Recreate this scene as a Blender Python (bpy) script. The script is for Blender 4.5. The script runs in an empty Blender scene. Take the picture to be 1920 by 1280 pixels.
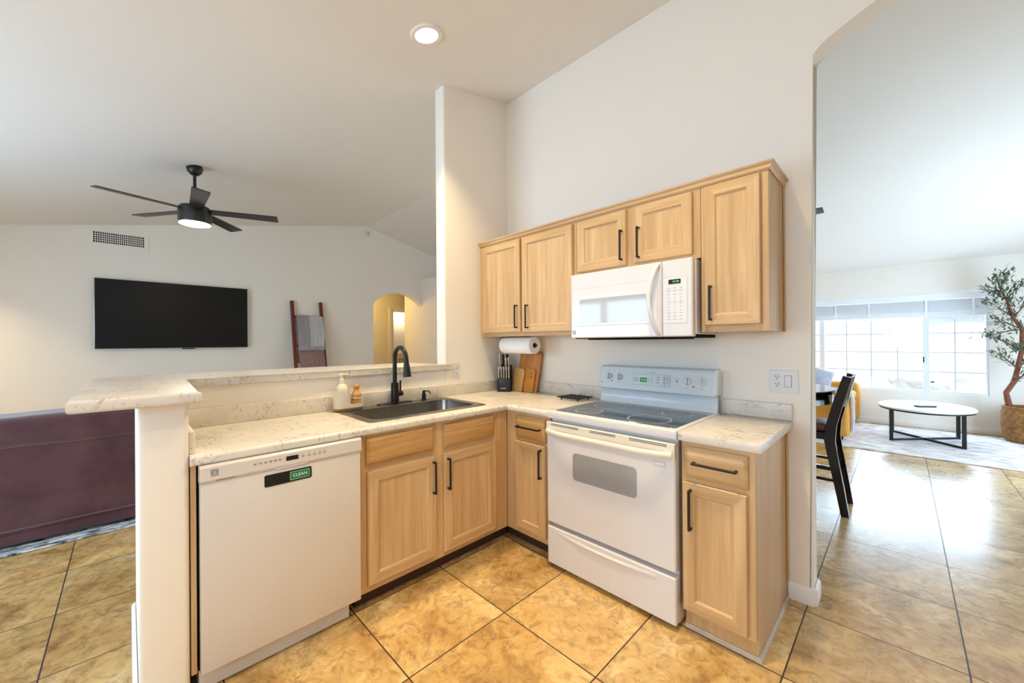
import bpy, bmesh, math, random
from math import sin, cos, pi, radians
from mathutils import Vector, Matrix, noise

random.seed(7)
SC = bpy.context.scene
COL = SC.collection

# ------------------------------------------------------------------ camera
cam_data = bpy.data.cameras.new('camera')
cam = bpy.data.objects.new('camera', cam_data)
COL.objects.link(cam)
cam_data.sensor_width = 36.0
cam_data.lens = 36.0 * 724.9 / 1920.0
cam_data.clip_start = 0.02
cam_data.clip_end = 300
YAW, PITCH, ROLL = 0.7888, 0.0013, -0.0076
F = Vector((-sin(YAW) * cos(PITCH), cos(YAW) * cos(PITCH), sin(PITCH)))
R = Vector((cos(YAW), sin(YAW), 0))
U = R.cross(F)
R2 = R * cos(ROLL) + U * sin(ROLL)
U2 = -R * sin(ROLL) + U * cos(ROLL)
cam.matrix_world = Matrix(((R2.x, U2.x, -F.x, 2.4889), (R2.y, U2.y, -F.y, -2.4219),
                           (R2.z, U2.z, -F.z, 1.3286), (0, 0, 0, 1)))
SC.camera = cam

# ------------------------------------------------------------------ world and exposure
world = bpy.data.worlds.new('sky')
SC.world = world
world.use_nodes = True
WORLD_STRENGTH = 13.5
bg = world.node_tree.nodes['Background']
bg.inputs['Color'].default_value = (0.59, 0.79, 1.0, 1)
bg.inputs['Strength'].default_value = WORLD_STRENGTH

vs = SC.view_settings
vs.view_transform = 'Standard'
vs.look = 'None'
vs.gamma = 1.0
vs.use_curve_mapping = False
vs.exposure = 0.0
SC.cycles.use_denoising = True
SC.cycles.max_bounces = 10
SC.cycles.diffuse_bounces = 6
SC.cycles.glossy_bounces = 4
SC.cycles.transmission_bounces = 4
SC.cycles.transparent_max_bounces = 12
SC.cycles.caustics_reflective = False
SC.cycles.caustics_refractive = False
SC.cycles.sample_clamp_indirect = 6.0


def portal(name, loc, rot, sx, sy):
    """tells the sampler where the sky shines in through an opening"""
    l = bpy.data.lights.new(name, 'AREA')
    l.shape = 'RECTANGLE'
    l.size, l.size_y = sx, sy
    l.cycles.is_portal = True
    o = bpy.data.objects.new(name, l)
    o.location = loc
    o.rotation_euler = rot
    COL.objects.link(o)


portal('portal_dining_window', (2.13, 5.93, 1.12), (radians(-90), 0, 0), 2.5, 1.5)
portal('portal_patio_door', (-1.4, -4.52, 1.05), (radians(90), 0, 0), 2.0, 2.15)
portal('portal_added_window', (2.2, -4.52, 1.55), (radians(90), 0, 0), 1.8, 1.1)
portal('portal_added_door', (4.56, 3.5, 1.05), (0, radians(90), 0), 2.1, 2.4)


def lamp(name, loc, energy, color, size, parent=None, kind='AREA', rot=(0, 0, 0), spread=None):
    l = bpy.data.lights.new(name, kind)
    l.energy = energy
    l.color = color
    if kind == 'AREA':
        l.shape = 'DISK'
        l.size = size
        if spread:
            l.spread = spread
    else:
        l.shadow_soft_size = size
    o = bpy.data.objects.new(name, l)
    o.location = loc
    o.rotation_euler = rot
    COL.objects.link(o)
    if parent:
        o.parent = parent
    return o


DOWN_E, DOWN_C = 15.0, (1.0, 0.79, 0.47)
HALL_E, HALL_C = 24.0, (1.0, 0.70, 0.22)
BATH_E, BATH_C = 6.5, (1.0, 0.80, 0.45)
FAN_E, FAN_C = 10.0, (1.0, 0.88, 0.72)


# ------------------------------------------------------------------ materials
def srgb(r, g, b):
    f = lambda c: (c / 255 / 12.92) if c / 255 <= 0.04045 else ((c / 255 + 0.055) / 1.055) ** 2.4
    return (f(r), f(g), f(b), 1)


class NT:
    """small helper round a material's node tree"""

    def __init__(self, name, rough=0.5, metal=0.0, spec=0.5):
        m = bpy.data.materials.new(name)
        m.use_nodes = True
        self.m, self.t = m, m.node_tree
        self.b = self.t.nodes['Principled BSDF']
        self.b.inputs['Roughness'].default_value = rough
        self.b.inputs['Metallic'].default_value = metal
        self.b.inputs['Specular IOR Level'].default_value = spec

    def n(self, t, **kw):
        nd = self.t.nodes.new(t)
        for k, v in kw.items():
            setattr(nd, k, v)
        return nd

    def l(self, a, b):
        self.t.links.new(a, b)

    def coord(self, kind='Object', scale=(1, 1, 1), rot=(0, 0, 0)):
        tc = self.n('ShaderNodeTexCoord')
        mp = self.n('ShaderNodeMapping')
        mp.inputs['Scale'].default_value = scale
        mp.inputs['Rotation'].default_value = rot
        self.l(tc.outputs[kind], mp.inputs['Vector'])
        return mp.outputs['Vector']

    def noise(self, vec, scale, detail=4, rough=0.55, dist=0.0):
        nd = self.n('ShaderNodeTexNoise')
        nd.inputs['Scale'].default_value = scale
        nd.inputs['Detail'].default_value = detail
        nd.inputs['Roughness'].default_value = rough
        nd.inputs['Distortion'].default_value = dist
        self.l(vec, nd.inputs['Vector'])
        return nd.outputs['Fac']

    def ramp(self, fac, stops, interp='LINEAR'):
        r = self.n('ShaderNodeValToRGB')
        r.color_ramp.interpolation = interp
        els = r.color_ramp.elements
        while len(els) < len(stops):
            els.new(0.5)
        for e, (p, c) in zip(els, stops):
            e.position = p
            e.color = c if len(c) == 4 else (*c, 1)
        self.l(fac, r.inputs['Fac'])
        return r.outputs['Color']

    def mix(self, fac, a, b, mode='MIX'):
        mx = self.n('ShaderNodeMix', data_type='RGBA', blend_type=mode)
        for s, v in ((mx.inputs['Factor'], fac), (mx.inputs['A'], a), (mx.inputs['B'], b)):
            if hasattr(v, 'links'):
                self.l(v, s)
            else:
                s.default_value = v
        return mx.outputs['Result']

    def math(self, op, a, b=None, c=None):
        nd = self.n('ShaderNodeMath', operation=op)
        for i, v in enumerate((a, b, c)):
            if v is None:
                continue
            if hasattr(v, 'links'):
                self.l(v, nd.inputs[i])
            else:
                nd.inputs[i].default_value = v
        return nd.outputs[0]

    def bump(self, h, strength=0.2, dist=0.01):
        bp = self.n('ShaderNodeBump')
        bp.inputs['Strength'].default_value = strength
        bp.inputs['Distance'].default_value = dist
        self.l(h, bp.inputs['Height'])
        self.l(bp.outputs['Normal'], self.b.inputs['Normal'])

    def color(self, c):
        if hasattr(c, 'links'):
            self.l(c, self.b.inputs['Base Color'])
        else:
            self.b.inputs['Base Color'].default_value = c
        return self.m


def plain(name, rgb, rough=0.5, metal=0.0, spec=0.5, vary=0.04, scale=6.0):
    """flat coloured surface with a faint cloudiness of its own"""
    t = NT(name, rough, metal, spec)
    c = srgb(*rgb)
    lo = tuple(x * (1 - vary) for x in c[:3])
    hi = tuple(min(1, x * (1 + vary)) for x in c[:3])
    f = t.noise(t.coord(), scale, 3)
    return t.color(t.ramp(f, [(0.3, lo), (0.7, hi)]))


def emit(name, rgb, strength):
    t = NT(name)
    t.color((0.03, 0.03, 0.03, 1))
    t.b.inputs['Emission Color'].default_value = srgb(*rgb)
    t.b.inputs['Emission Strength'].default_value = strength
    return t.m


def wall_paint(name, rgb, bump=0.25):
    t = NT(name, 0.75, 0, 0.25)
    v = t.coord()
    c = srgb(*rgb)
    f = t.noise(v, 1.3, 2)
    t.bump(t.noise(v, 55, 3, 0.6), bump, 0.004)
    return t.color(t.ramp(f, [(0.3, tuple(x * 0.985 for x in c[:3])), (0.7, c[:3])]))


def wood(name, horiz=False, dark=(176, 137, 90), light=(223, 192, 148), rough=0.42, pore=0.2):
    t = NT(name, rough, 0, 0.4)
    sc = (2.2, 2.2, 42) if horiz else (34, 34, 1.6)
    v = t.coord('Object', sc)
    g = t.noise(v, 1.0, 6, 0.62, 0.7)
    v2 = t.coord('Object', tuple(s * 0.25 for s in sc))
    g2 = t.noise(v2, 1.0, 3, 0.5, 1.6)
    v3 = t.coord('Object', tuple(s * (5 if s > 10 else 2.2) for s in sc))
    pores = t.noise(v3, 1.0, 2, 0.5)
    mid = tuple((a + b) / 2 for a, b in zip(dark, light))
    base = t.ramp(t.math('MULTIPLY_ADD', g2, 0.5, t.math('MULTIPLY', g, 0.5)),
                  [(0.24, srgb(*dark)), (0.5, srgb(*mid)), (0.74, srgb(*light))])
    pm = t.ramp(pores, [(0.58, (0, 0, 0)), (0.74, (1, 1, 1))])
    col = t.mix(t.math('MULTIPLY', pm, pore), base, srgb(*[int(x * 0.72) for x in dark]))
    t.bump(g, 0.08, 0.002)
    return t.color(col)


def laminate():
    t = NT('marble_laminate', 0.32, 0, 0.45)
    v = t.coord('Object', (1, 1.0, 1), (0, 0, 0.7))
    cloud = t.noise(v, 5, 4, 0.55, 0.5)
    base = t.ramp(cloud, [(0.3, srgb(208, 200, 188)), (0.7, srgb(226, 219, 209))])
    v2 = t.coord('Object', (1.0, 3.2, 2.0), (0.3, 0.2, 0.75))
    n1 = t.noise(v2, 7, 6, 0.6, 1.3)
    vein = t.ramp(n1, [(0.475, (0, 0, 0)), (0.503, (1, 1, 1)), (0.53, (0, 0, 0))])
    gate = t.ramp(t.noise(v, 6.5, 2), [(0.48, (0, 0, 0)), (0.62, (1, 1, 1))])
    f = t.math('MULTIPLY', vein, gate)
    col = t.mix(t.math('MULTIPLY', f, 0.72), base, srgb(124, 108, 98))
    fl = t.ramp(t.noise(v2, 16, 4, 0.6, 0.8), [(0.61, (0, 0, 0)), (0.70, (1, 1, 1))])
    col = t.mix(t.math('MULTIPLY', fl, 0.65), col, srgb(120, 104, 94))
    return t.color(col)


TILE, TX0, TY0 = 0.522, 1.106, -1.116


def tile_floor():
    t = NT('stone_tile', 0.22, 0, 0.5)
    t.b.inputs['Coat Weight'].default_value = 0.6
    t.b.inputs['Coat Roughness'].default_value = 0.26
    tc = t.n('ShaderNodeTexCoord')
    sp = t.n('ShaderNodeSeparateXYZ')
    t.l(tc.outputs['Object'], sp.inputs[0])
    cells, dist = [], []
    for o, s0 in (('X', TX0), ('Y', TY0)):
        q = t.math('DIVIDE', t.math('SUBTRACT', sp.outputs[o], s0 - TILE * 40), TILE)
        fr = t.math('FRACT', q)
        cells.append(t.math('FLOOR', q))
        dist.append(t.math('ABSOLUTE', t.math('SUBTRACT', fr, 0.5)))
    edge = t.math('MAXIMUM', dist[0], dist[1])
    grout = t.math('GREATER_THAN', edge, 0.5 - 0.0055)
    cb = t.n('ShaderNodeCombineXYZ')
    t.l(cells[0], cb.inputs[0])
    t.l(cells[1], cb.inputs[1])
    wn = t.n('ShaderNodeTexWhiteNoise', noise_dimensions='3D')
    t.l(cb.outputs[0], wn.inputs['Vector'])
    off = t.n('ShaderNodeVectorMath', operation='MULTIPLY_ADD')
    t.l(wn.outputs['Color'], off.inputs[0])
    off.inputs[1].default_value = (9, 9, 9)
    t.l(tc.outputs['Object'], off.inputs[2])
    v = off.outputs[0]
    big = t.noise(v, 2.6, 6, 0.62, 0.9)
    fine = t.noise(v, 14, 6, 0.7, 1.2)
    base = t.ramp(big, [(0.28, srgb(154, 116, 66)), (0.43, srgb(194, 158, 96)),
                        (0.57, srgb(211, 180, 120)), (0.72, srgb(228, 206, 158))])
    fm = t.ramp(fine, [(0.36, srgb(140, 112, 80)), (0.50, srgb(222, 206, 178)), (0.70, srgb(252, 246, 232))])
    col = t.mix(0.62, base, fm, 'MULTIPLY')
    vn = t.noise(v, 5.0, 8, 0.62, 1.5)
    vein = t.ramp(vn, [(0.485, (0, 0, 0)), (0.5, (1, 1, 1)), (0.515, (0, 0, 0))])
    gate = t.ramp(t.noise(v, 4.2, 2), [(0.50, (0, 0, 0)), (0.62, (1, 1, 1))])
    col = t.mix(t.math('MULTIPLY', t.math('MULTIPLY', vein, gate), 0.6), col, srgb(96, 64, 36))
    bright = t.math('MULTIPLY_ADD', wn.outputs['Value'], 0.22, 1.02)
    hv = t.n('ShaderNodeHueSaturation')
    t.l(col, hv.inputs['Color'])
    t.l(bright, hv.inputs['Value'])
    hv.inputs['Saturation'].default_value = 0.96
    col = t.mix(grout, hv.outputs['Color'], srgb(44, 28, 20))
    rg = t.ramp(fine, [(0.3, (0.16, 0.16, 0.16)), (0.7, (0.27, 0.27, 0.27))])
    rr = t.mix(grout, rg, (0.8, 0.8, 0.8, 1))
    t.l(rr, t.b.inputs['Roughness'])
    h = t.math('MULTIPLY_ADD', fine, 0.06, t.math('SUBTRACT', 1.0, grout))
    t.bump(h, 0.35, 0.003)
    return t.color(col)


def glass_mat(name, tint=(1, 1, 1), gloss=0.07, rough=0.0):
    m = bpy.data.materials.new(name)
    m.use_nodes = True
    t = m.node_tree
    t.nodes.clear()
    out = t.nodes.new('ShaderNodeOutputMaterial')
    tr = t.nodes.new('ShaderNodeBsdfTransparent')
    tr.inputs[0].default_value = (*tint, 1)
    gl = t.nodes.new('ShaderNodeBsdfGlossy')
    gl.inputs['Roughness'].default_value = rough
    mx = t.nodes.new('ShaderNodeMixShader')
    mx.inputs[0].default_value = gloss
    t.links.new(tr.outputs[0], mx.inputs[1])
    t.links.new(gl.outputs[0], mx.inputs[2])
    t.links.new(mx.outputs[0], out.inputs[0])
    return m


def fabric(name, rgb, rgb2=None, scale=4.0, weave=260, rough=0.95, sheen=0.3):
    t = NT(name, rough, 0, 0.2)
    v = t.coord()
    c2 = rgb2 or tuple(int(x * 0.86) for x in rgb)
    t.b.inputs['Sheen Weight'].default_value = sheen
    t.bump(t.noise(v, weave, 2), 0.3, 0.002)
    return t.color(t.ramp(t.noise(v, scale, 4, 0.6, 0.4), [(0.32, srgb(*c2)), (0.68, srgb(*rgb))]))


def rug_mat(name, stops, scale, stretch=(1, 1, 1), rot=0.0):
    t = NT(name, 0.95, 0, 0.1)
    v = t.coord('Object', stretch, (0, 0, rot))
    f = t.noise(v, scale, 6, 0.68, 0.6)
    t.bump(t.noise(t.coord(), 120, 3), 0.6, 0.006)
    return t.color(t.ramp(f, stops))


M = {}
M['wall'] = wall_paint('cream_wall_paint', (238, 232, 222))
M['wall_cool'] = M['wall']
M['ceiling'] = wall_paint('ceiling_paint', (234, 230, 224), 0.15)
M['hall'] = M['wall']
M['trim'] = plain('white_trim_paint', (236, 233, 228), 0.4)
M['worn'] = plain('worn_pale_trim', (196, 182, 164), 0.6, 0, 0.3, 0.1, 30)
M['floor'] = tile_floor()
M['wood_v'] = wood('maple_upright_grain')
M['wood_h'] = wood('maple_level_grain', True)
M['oak_h'] = wood('oak_drawer_grain', True, (168, 122, 68), (216, 176, 118), 0.42, 0.6)
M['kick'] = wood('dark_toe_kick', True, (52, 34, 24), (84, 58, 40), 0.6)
M['laminate'] = laminate()
M['white'] = plain('white_enamel', (218, 217, 220), 0.22, 0, 0.5, 0.01)
M['white_plastic'] = plain('white_plastic', (220, 220, 223), 0.35, 0, 0.5, 0.01)
M['bisque'] = plain('off_white_enamel', (214, 207, 199), 0.3, 0, 0.5, 0.01)
M['cream_plastic'] = plain('cream_plastic', (228, 221, 206), 0.35, 0, 0.5, 0.01)
M['backguard'] = plain('enamel_blue_reflection', (206, 217, 224), 0.2, 0, 0.5, 0.01)  # bluish window reflection put into the enamel colour
M['grey_knob'] = plain('pale_grey_knob', (206, 208, 210), 0.3, 0, 0.5, 0.01)
M['grey_mark'] = plain('grey_print', (128, 130, 134), 0.5, 0, 0.3, 0.01)
M['panel_line'] = plain('panel_outline_grey', (158, 170, 178), 0.4, 0, 0.4, 0.01)
M['black'] = plain('matte_black', (18, 17, 18), 0.42, 0, 0.4, 0.05)
M['black_metal'] = plain('black_metal', (24, 23, 24), 0.32, 0.2, 0.5, 0.05)
M['dark_gap'] = plain('dark_recess', (14, 12, 11), 0.8, 0, 0.2)
M['ceran'] = plain('ceramic_cooktop_glass', (46, 52, 60), 0.06, 0, 0.6, 0.03)
M['ring'] = plain('burner_ring_print', (150, 154, 158), 0.25, 0, 0.5, 0.02)
M['oven_glass'] = plain('oven_window_grey', (152, 152, 154), 0.12, 0, 0.5, 0.02)
M['mw_glass'] = plain('microwave_window', (176, 182, 188), 0.06, 0, 0.6, 0.02)
M['lcd_off'] = plain('dark_display', (16, 18, 20), 0.2)
M['lcd_green'] = emit('green_display', (30, 150, 30), 0.45)
M['lcd_digit'] = emit('green_digits', (120, 255, 120), 0.9)
M['green'] = plain('green_magnet', (16, 118, 78), 0.4)
M['white_ink'] = plain('white_print', (240, 242, 240), 0.5)
M['steel'] = plain('brushed_steel', (150, 144, 136), 0.3, 1.0, 0.5, 0.06, 30)
M['steel_knife'] = plain('satin_steel', (196, 192, 188), 0.3, 0.85, 0.5)
M['navy'] = plain('navy_black_block', (16, 20, 32), 0.45)
M['board1'] = wood('bamboo_board', False, (168, 104, 42), (208, 146, 78))
M['board2'] = wood('pale_bamboo_board', False, (196, 148, 78), (222, 182, 112))
M['board3'] = wood('amber_bamboo_board', True, (184, 116, 40), (216, 152, 70))
M['paper'] = plain('paper_towel', (244, 244, 244), 0.9, 0, 0.1, 0.02)
M['caddy'] = plain('cream_ceramic', (228, 218, 200), 0.4)
M['cork'] = plain('tan_base', (178, 140, 88), 0.6)
M['bottle'] = plain('frosted_bottle', (232, 226, 200), 0.2)
M['pump'] = plain('cream_pump', (240, 228, 190), 0.35)
M['brushwood'] = wood('brush_wood', True, (196, 138, 72), (224, 174, 104))
M['bristle'] = plain('tan_bristles', (206, 156, 88), 0.8, 0, 0.2, 0.25, 120)
M['tv'] = plain('tv_screen', (14, 14, 14), 0.35, 0, 0.25, 0.0)
M['silver'] = plain('silver_edge', (200, 200, 202), 0.35, 0.6)
M['ladderwood'] = wood('mahogany', False, (84, 30, 18), (128, 52, 30))
M['throw_grey'] = fabric('grey_throw', (206, 200, 203), (188, 182, 186), 6)
M['throw_light'] = fabric('light_throw', (242, 242, 243), (228, 228, 232), 6)
M['throw_fringe'] = fabric('fringe_yarn', (240, 234, 238), (150, 138, 146), 60)
M['throw_brown'] = fabric('brown_throw', (200, 170, 162), (180, 150, 144), 5)
M['sofa'] = fabric('brown_microfibre', (100, 68, 72), (76, 48, 52), 2.6, 300, 0.85, 0.35)
M['tan_leather'] = fabric('ochre_leather', (206, 148, 66), (182, 124, 48), 3, 120, 0.55, 0.0)
M['pillow'] = fabric('grey_pillow', (176, 176, 184), (150, 150, 158), 6)
M['throw_white'] = fabric('white_throw', (232, 230, 230), (214, 212, 214), 5)
M['rug_living'] = rug_mat('grey_black_rug', [(0.36, srgb(40, 42, 46)), (0.46, srgb(120, 124, 128)), (0.56, srgb(216, 218, 220))], 9, (3.0, 0.9, 1))
M['rug_dining'] = rug_mat('faded_rug', [(0.34, srgb(176, 168, 166)), (0.48, srgb(216, 206, 200)), (0.6, srgb(236, 230, 226))], 5, (1.2, 2.2, 1), 0.2)
M['espresso'] = wood('espresso_wood', False, (22, 12, 12), (40, 22, 20), 0.12)
M['seatcushion'] = plain('dark_brown_leather', (98, 52, 44), 0.35)
M['tabletop'] = plain('white_table_top', (236, 236, 242), 0.18)
M['basket'] = None
t_ = NT('wicker', 0.7, 0, 0.3)
vv = t_.coord('Object', (1, 1, 1))
w1 = t_.n('ShaderNodeTexWave', wave_type='BANDS', bands_direction='Z')
w1.inputs['Scale'].default_value = 22
w1.inputs['Distortion'].default_value = 3.0
w1.inputs['Detail'].default_value = 3
w1.inputs['Detail Scale'].default_value = 3
t_.l(vv, w1.inputs['Vector'])
t_.bump(w1.outputs['Fac'], 0.8, 0.01)
M['basket'] = t_.color(t_.ramp(t_.math('MULTIPLY_ADD', t_.noise(vv, 26, 3), 0.6, t_.math('MULTIPLY', w1.outputs['Fac'], 0.4)),
                               [(0.3, srgb(104, 60, 26)), (0.5, srgb(158, 104, 54)), (0.7, srgb(196, 146, 86))]))
M['bark'] = plain('olive_bark', (122, 74, 54), 0.8, 0, 0.2, 0.3, 40)
M['leaf'] = plain('olive_leaf', (92, 108, 84), 0.5, 0, 0.3, 0.45, 14)
M['fan_dark'] = plain('fan_black', (38, 36, 36), 0.32, 0.1, 0.5, 0.05)
M['fan_lens'] = emit('fan_lens_glow', (255, 246, 226), 9.0)
M['can_lens'] = emit('downlight_glow', (255, 240, 214), 12.0)
M['bulb'] = emit('vanity_bulb_glow', (255, 240, 210), 14.0)
M['vent'] = plain('white_vent', (222, 218, 212), 0.5)
M['glass'] = glass_mat('window_glass', (0.98, 0.99, 1.0), 0.06)
M['frame_white'] = plain('white_vinyl', (226, 228, 232), 0.4)
M['blind'] = plain('white_blind', (236, 238, 242), 0.5, 0, 0.3, 0.02)
M['bush'] = plain('clipped_hedge_green', (150, 140, 128), 0.9, 0, 0.1, 0.15, 9)
M['house'] = plain('house_stucco', (150, 146, 140), 0.9)
M['roof'] = plain('roof_tile', (140, 126, 118), 0.9)
M['ground'] = plain('gravel_ground', (150, 146, 140), 0.95, 0, 0.1, 0.1, 3)
M['granite'] = rug_mat('granite_top', [(0.35, srgb(120, 96, 72)), (0.5, srgb(200, 176, 140)), (0.65, srgb(232, 214, 184))], 30)
M['stone_wood'] = M['wood_v']


# ------------------------------------------------------------------ mesh helper
class G:
    def __init__(self, mtx=None):
        self.bm = bmesh.new()
        self.M = mtx or Matrix.Identity(4)

    def v(self, co):
        return self.bm.verts.new(self.M @ Vector(co))

    def face(self, vs_, mi=0):
        try:
            f = self.bm.faces.new(vs_)
            f.material_index = mi
            return f
        except ValueError:
            return None

    def box(self, a, b, bev=0.0, seg=2, mi=0, mtx=None):
        x0, y0, z0 = a
        x1, y1, z1 = b
        if x0 > x1: x0, x1 = x1, x0
        if y0 > y1: y0, y1 = y1, y0
        if z0 > z1: z0, z1 = z1, z0
        old = self.M
        if mtx is not None:
            self.M = self.M @ mtx
        c = [self.v(p) for p in ((x0, y0, z0), (x1, y0, z0), (x1, y1, z0), (x0, y1, z0),
                                 (x0, y0, z1), (x1, y0, z1), (x1, y1, z1), (x0, y1, z1))]
        self.M = old
        fs = [self.face([c[i] for i in q], mi) for q in
              ((0, 3, 2, 1), (4, 5, 6, 7), (0, 1, 5, 4), (1, 2, 6, 5), (2, 3, 7, 6), (3, 0, 4, 7))]
        if bev > 0:
            es = list({e for f in fs for e in f.edges})
            r = bmesh.ops.bevel(self.bm, geom=es, offset=bev, segments=seg, profile=0.5, affect='EDGES')
            for f in r['faces']:
                f.material_index = mi
        return self

    def ring(self, pts):
        return [self.v(p) for p in pts]

    def bridge(self, A, B, mi=0, close=True):
        n = len(A)
        for i in range(n if close else n - 1):
            j = (i + 1) % n
            self.face((A[i], A[j], B[j], B[i]), mi)

    def loft(self, rings, mi=0, cap0=True, cap1=True, close=True):
        rs = [self.ring(r) for r in rings]
        for a, b in zip(rs, rs[1:]):
            self.bridge(a, b, mi, close)
        if cap0: self.face(rs[0][::-1], mi)
        if cap1: self.face(rs[-1], mi)
        return rs

    def lathe(self, prof, c=(0, 0, 0), seg=24, mi=0, axis='Z', cap0=True, cap1=True):
        rings = []
        for r, h in prof:
            ring = []
            for k in range(seg):
                a = 2 * pi * k / seg
                p = (r * cos(a), r * sin(a), h)
                if axis == 'X': p = (h, r * cos(a), r * sin(a))
                if axis == 'Y': p = (r * sin(a), h, r * cos(a))
                ring.append((c[0] + p[0], c[1] + p[1], c[2] + p[2]))
            rings.append(ring)
        self.loft(rings, mi, cap0, cap1)
        return self

    def sweep(self, pts, sec, up=(0, 0, 1), mi=0, scale=None):
        """section (list of (side, up)) swept along pts"""
        pts = [Vector(p) for p in pts]
        up = Vector(up)
        rings = []
        for i, p in enumerate(pts):
            a = pts[max(i - 1, 0)]
            b = pts[min(i + 1, len(pts) - 1)]
            t = (b - a).normalized()
            s = t.cross(up)
            if s.length < 1e-4:
                s = t.cross(Vector((1, 0, 0)))
            s.normalize()
            u = s.cross(t)
            k = scale[i] if scale else 1.0
            rings.append([p + s * (q[0] * k) + u * (q[1] * k) for q in sec])
        self.loft(rings, mi)
        return self

    def tube(self, pts, r, seg=12, up=(0, 0, 1), mi=0, scale=None):
        return self.sweep(pts, [(r * cos(2 * pi * k / seg), r * sin(2 * pi * k / seg)) for k in range(seg)], up, mi, scale)

    def bar(self, p, q, w, h, up=(0, 0, 1), mi=0):
        return self.sweep([p, q], [(-w / 2, -h / 2), (w / 2, -h / 2), (w / 2, h / 2), (-w / 2, h / 2)], up, mi)

    def prism(self, poly, a, b, plane='XZ', mi=0):
        """polygon extruded from a to b along the missing axis"""
        def P(p, w):
            return {'XZ': (p[0], w, p[1]), 'YZ': (w, p[0], p[1]), 'XY': (p[0], p[1], w)}[plane]
        A = self.ring([P(p, a) for p in poly])
        B = self.ring([P(p, b) for p in poly])
        self.bridge(A, B, mi)
        self.face(A[::-1], mi)
        self.face(B, mi)
        return A, B

    def panel(self, u0, u1, v0, v1, loops, mis=(0, 1), centre=0):
        """mitred panel in the local u, v plane with w outwards; loops = (inset, w)"""
        rs = []
        for ins, w in loops:
            rs.append(self.ring([(u0 + ins, v0 + ins, w), (u1 - ins, v0 + ins, w), (u1 - ins, v1 - ins, w), (u0 + ins, v1 - ins, w)]))
        for a, b in zip(rs, rs[1:]):
            for i in range(4):
                j = (i + 1) % 4
                self.face((a[i], a[j], b[j], b[i]), mis[1] if i in (0, 2) else mis[0])
        self.face(rs[-1], centre)
        self.face(rs[0][::-1], mis[0])
        return self


ORG = {}


def obj(name, g, mat, parent=None, smooth=35, kind=None, label=None, keep=False):
    bm = g.bm

    bmesh.ops.recalc_face_normals(bm, faces=bm.faces)
    if parent is not None:
        o0 = ORG[parent.name]
    elif keep:
        o0 = Vector((0, 0, 0))
    else:
        xs = [v.co for v in bm.verts]
        o0 = Vector(((min(c.x for c in xs) + max(c.x for c in xs)) / 2, (min(c.y for c in xs) + max(c.y for c in xs)) / 2, min(c.z for c in xs)))
    bmesh.ops.translate(bm, verts=bm.verts, vec=-o0)
    me = bpy.data.meshes.new(name)
    bm.to_mesh(me)
    bm.free()
    for m in (mat if isinstance(mat, (list, tuple)) else [mat]):
        me.materials.append(m)
    if smooth:
        me.shade_smooth()
        me.set_sharp_from_angle(angle=radians(smooth))
    o = bpy.data.objects.new(name, me)
    COL.objects.link(o)
    if parent is not None:
        o.parent = parent
    else:
        o.location = o0
    ORG[o.name] = o0
    if kind: o['kind'] = kind
    if label: o['label'] = label
    return o


def tag(o, label, cat, group=None, kind=None):
    o['label'] = label
    o['category'] = cat
    if group: o['group'] = group
    if kind: o['kind'] = kind
    return o


def thing(name, label, cat, loc, group=None):
    o = bpy.data.objects.new(name, None)
    o.empty_display_size = 0.05
    COL.objects.link(o)
    o.location = loc
    ORG[o.name] = Vector(loc)
    return tag(o, label, cat, group)


def struct(name, g, mat, smooth=35):
    return obj(name, g, mat, None, smooth, 'structure', keep=True)


def text_part(name, body, size, mat, mtx, parent, depth=0.0004):
    cu = bpy.data.curves.new(name, 'FONT')
    cu.body = body
    cu.size = size
    cu.align_x = 'CENTER'
    cu.align_y = 'CENTER'
    cu.extrude = depth
    tmp = bpy.data.objects.new(name + '_tmp', cu)
    COL.objects.link(tmp)
    dg = bpy.context.evaluated_depsgraph_get()
    dg.update()
    me = bpy.data.meshes.new_from_object(tmp.evaluated_get(dg))
    bpy.data.objects.remove(tmp)
    g = G()
    g.bm.from_mesh(me)
    bmesh.ops.transform(g.bm, matrix=mtx, verts=g.bm.verts)
    return obj(name, g, mat, parent, 0)


def frame(origin, ux, vx):
    """matrix of a local frame: u along ux, v along vx, w = u x v"""
    ux, vx = Vector(ux).normalized(), Vector(vx).normalized()
    w = ux.cross(vx)
    return Matrix(((ux.x, vx.x, w.x, origin[0]), (ux.y, vx.y, w.y, origin[1]), (ux.z, vx.z, w.z, origin[2]), (0, 0, 0, 1)))


FX = lambda x: frame((x, 0, 0), (0, 1, 0), (0, 0, 1))        # a face looking along +x: u = y, v = z
FY = lambda y: frame((0, y, 0), (1, 0, 0), (0, 0, 1))        # a face looking along -y: u = x, v = z


def rrect(u0, u1, v0, v1, r, n=5):
    pts = []
    for cx, cy, a0 in ((u1 - r, v0 + r, -90), (u1 - r, v1 - r, 0), (u0 + r, v1 - r, 90), (u0 + r, v0 + r, 180)):
        for k in range(n + 1):
            a = radians(a0 + 90 * k / n)
            pts.append((cx + r * cos(a), cy + r * sin(a)))
    return pts


def rplate(g, u0, u1, v0, v1, r, w0, w1, edge=0.0, mi=0, n=5):
    """rounded plate standing on the local u, v plane"""
    base = rrect(u0, u1, v0, v1, r, n)
    rings = [[(p[0], p[1], w0) for p in base]]
    if edge:
        rings.append([(p[0], p[1], w1 - edge) for p in base])
        inner = rrect(u0 + edge, u1 - edge, v0 + edge, v1 - edge, max(r - edge, 0.0005), n)
        rings.append([(p[0], p[1], w1) for p in inner])
    else:
        rings.append([(p[0], p[1], w1) for p in base])
    g.loft(rings, mi)
    return g


# ------------------------------------------------------------------ room shell
def ceil_z(y):
    return 3.46 + 0.2 * y if y < 0.95 else 3.65 - 0.2356 * (y - 0.95)


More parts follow.
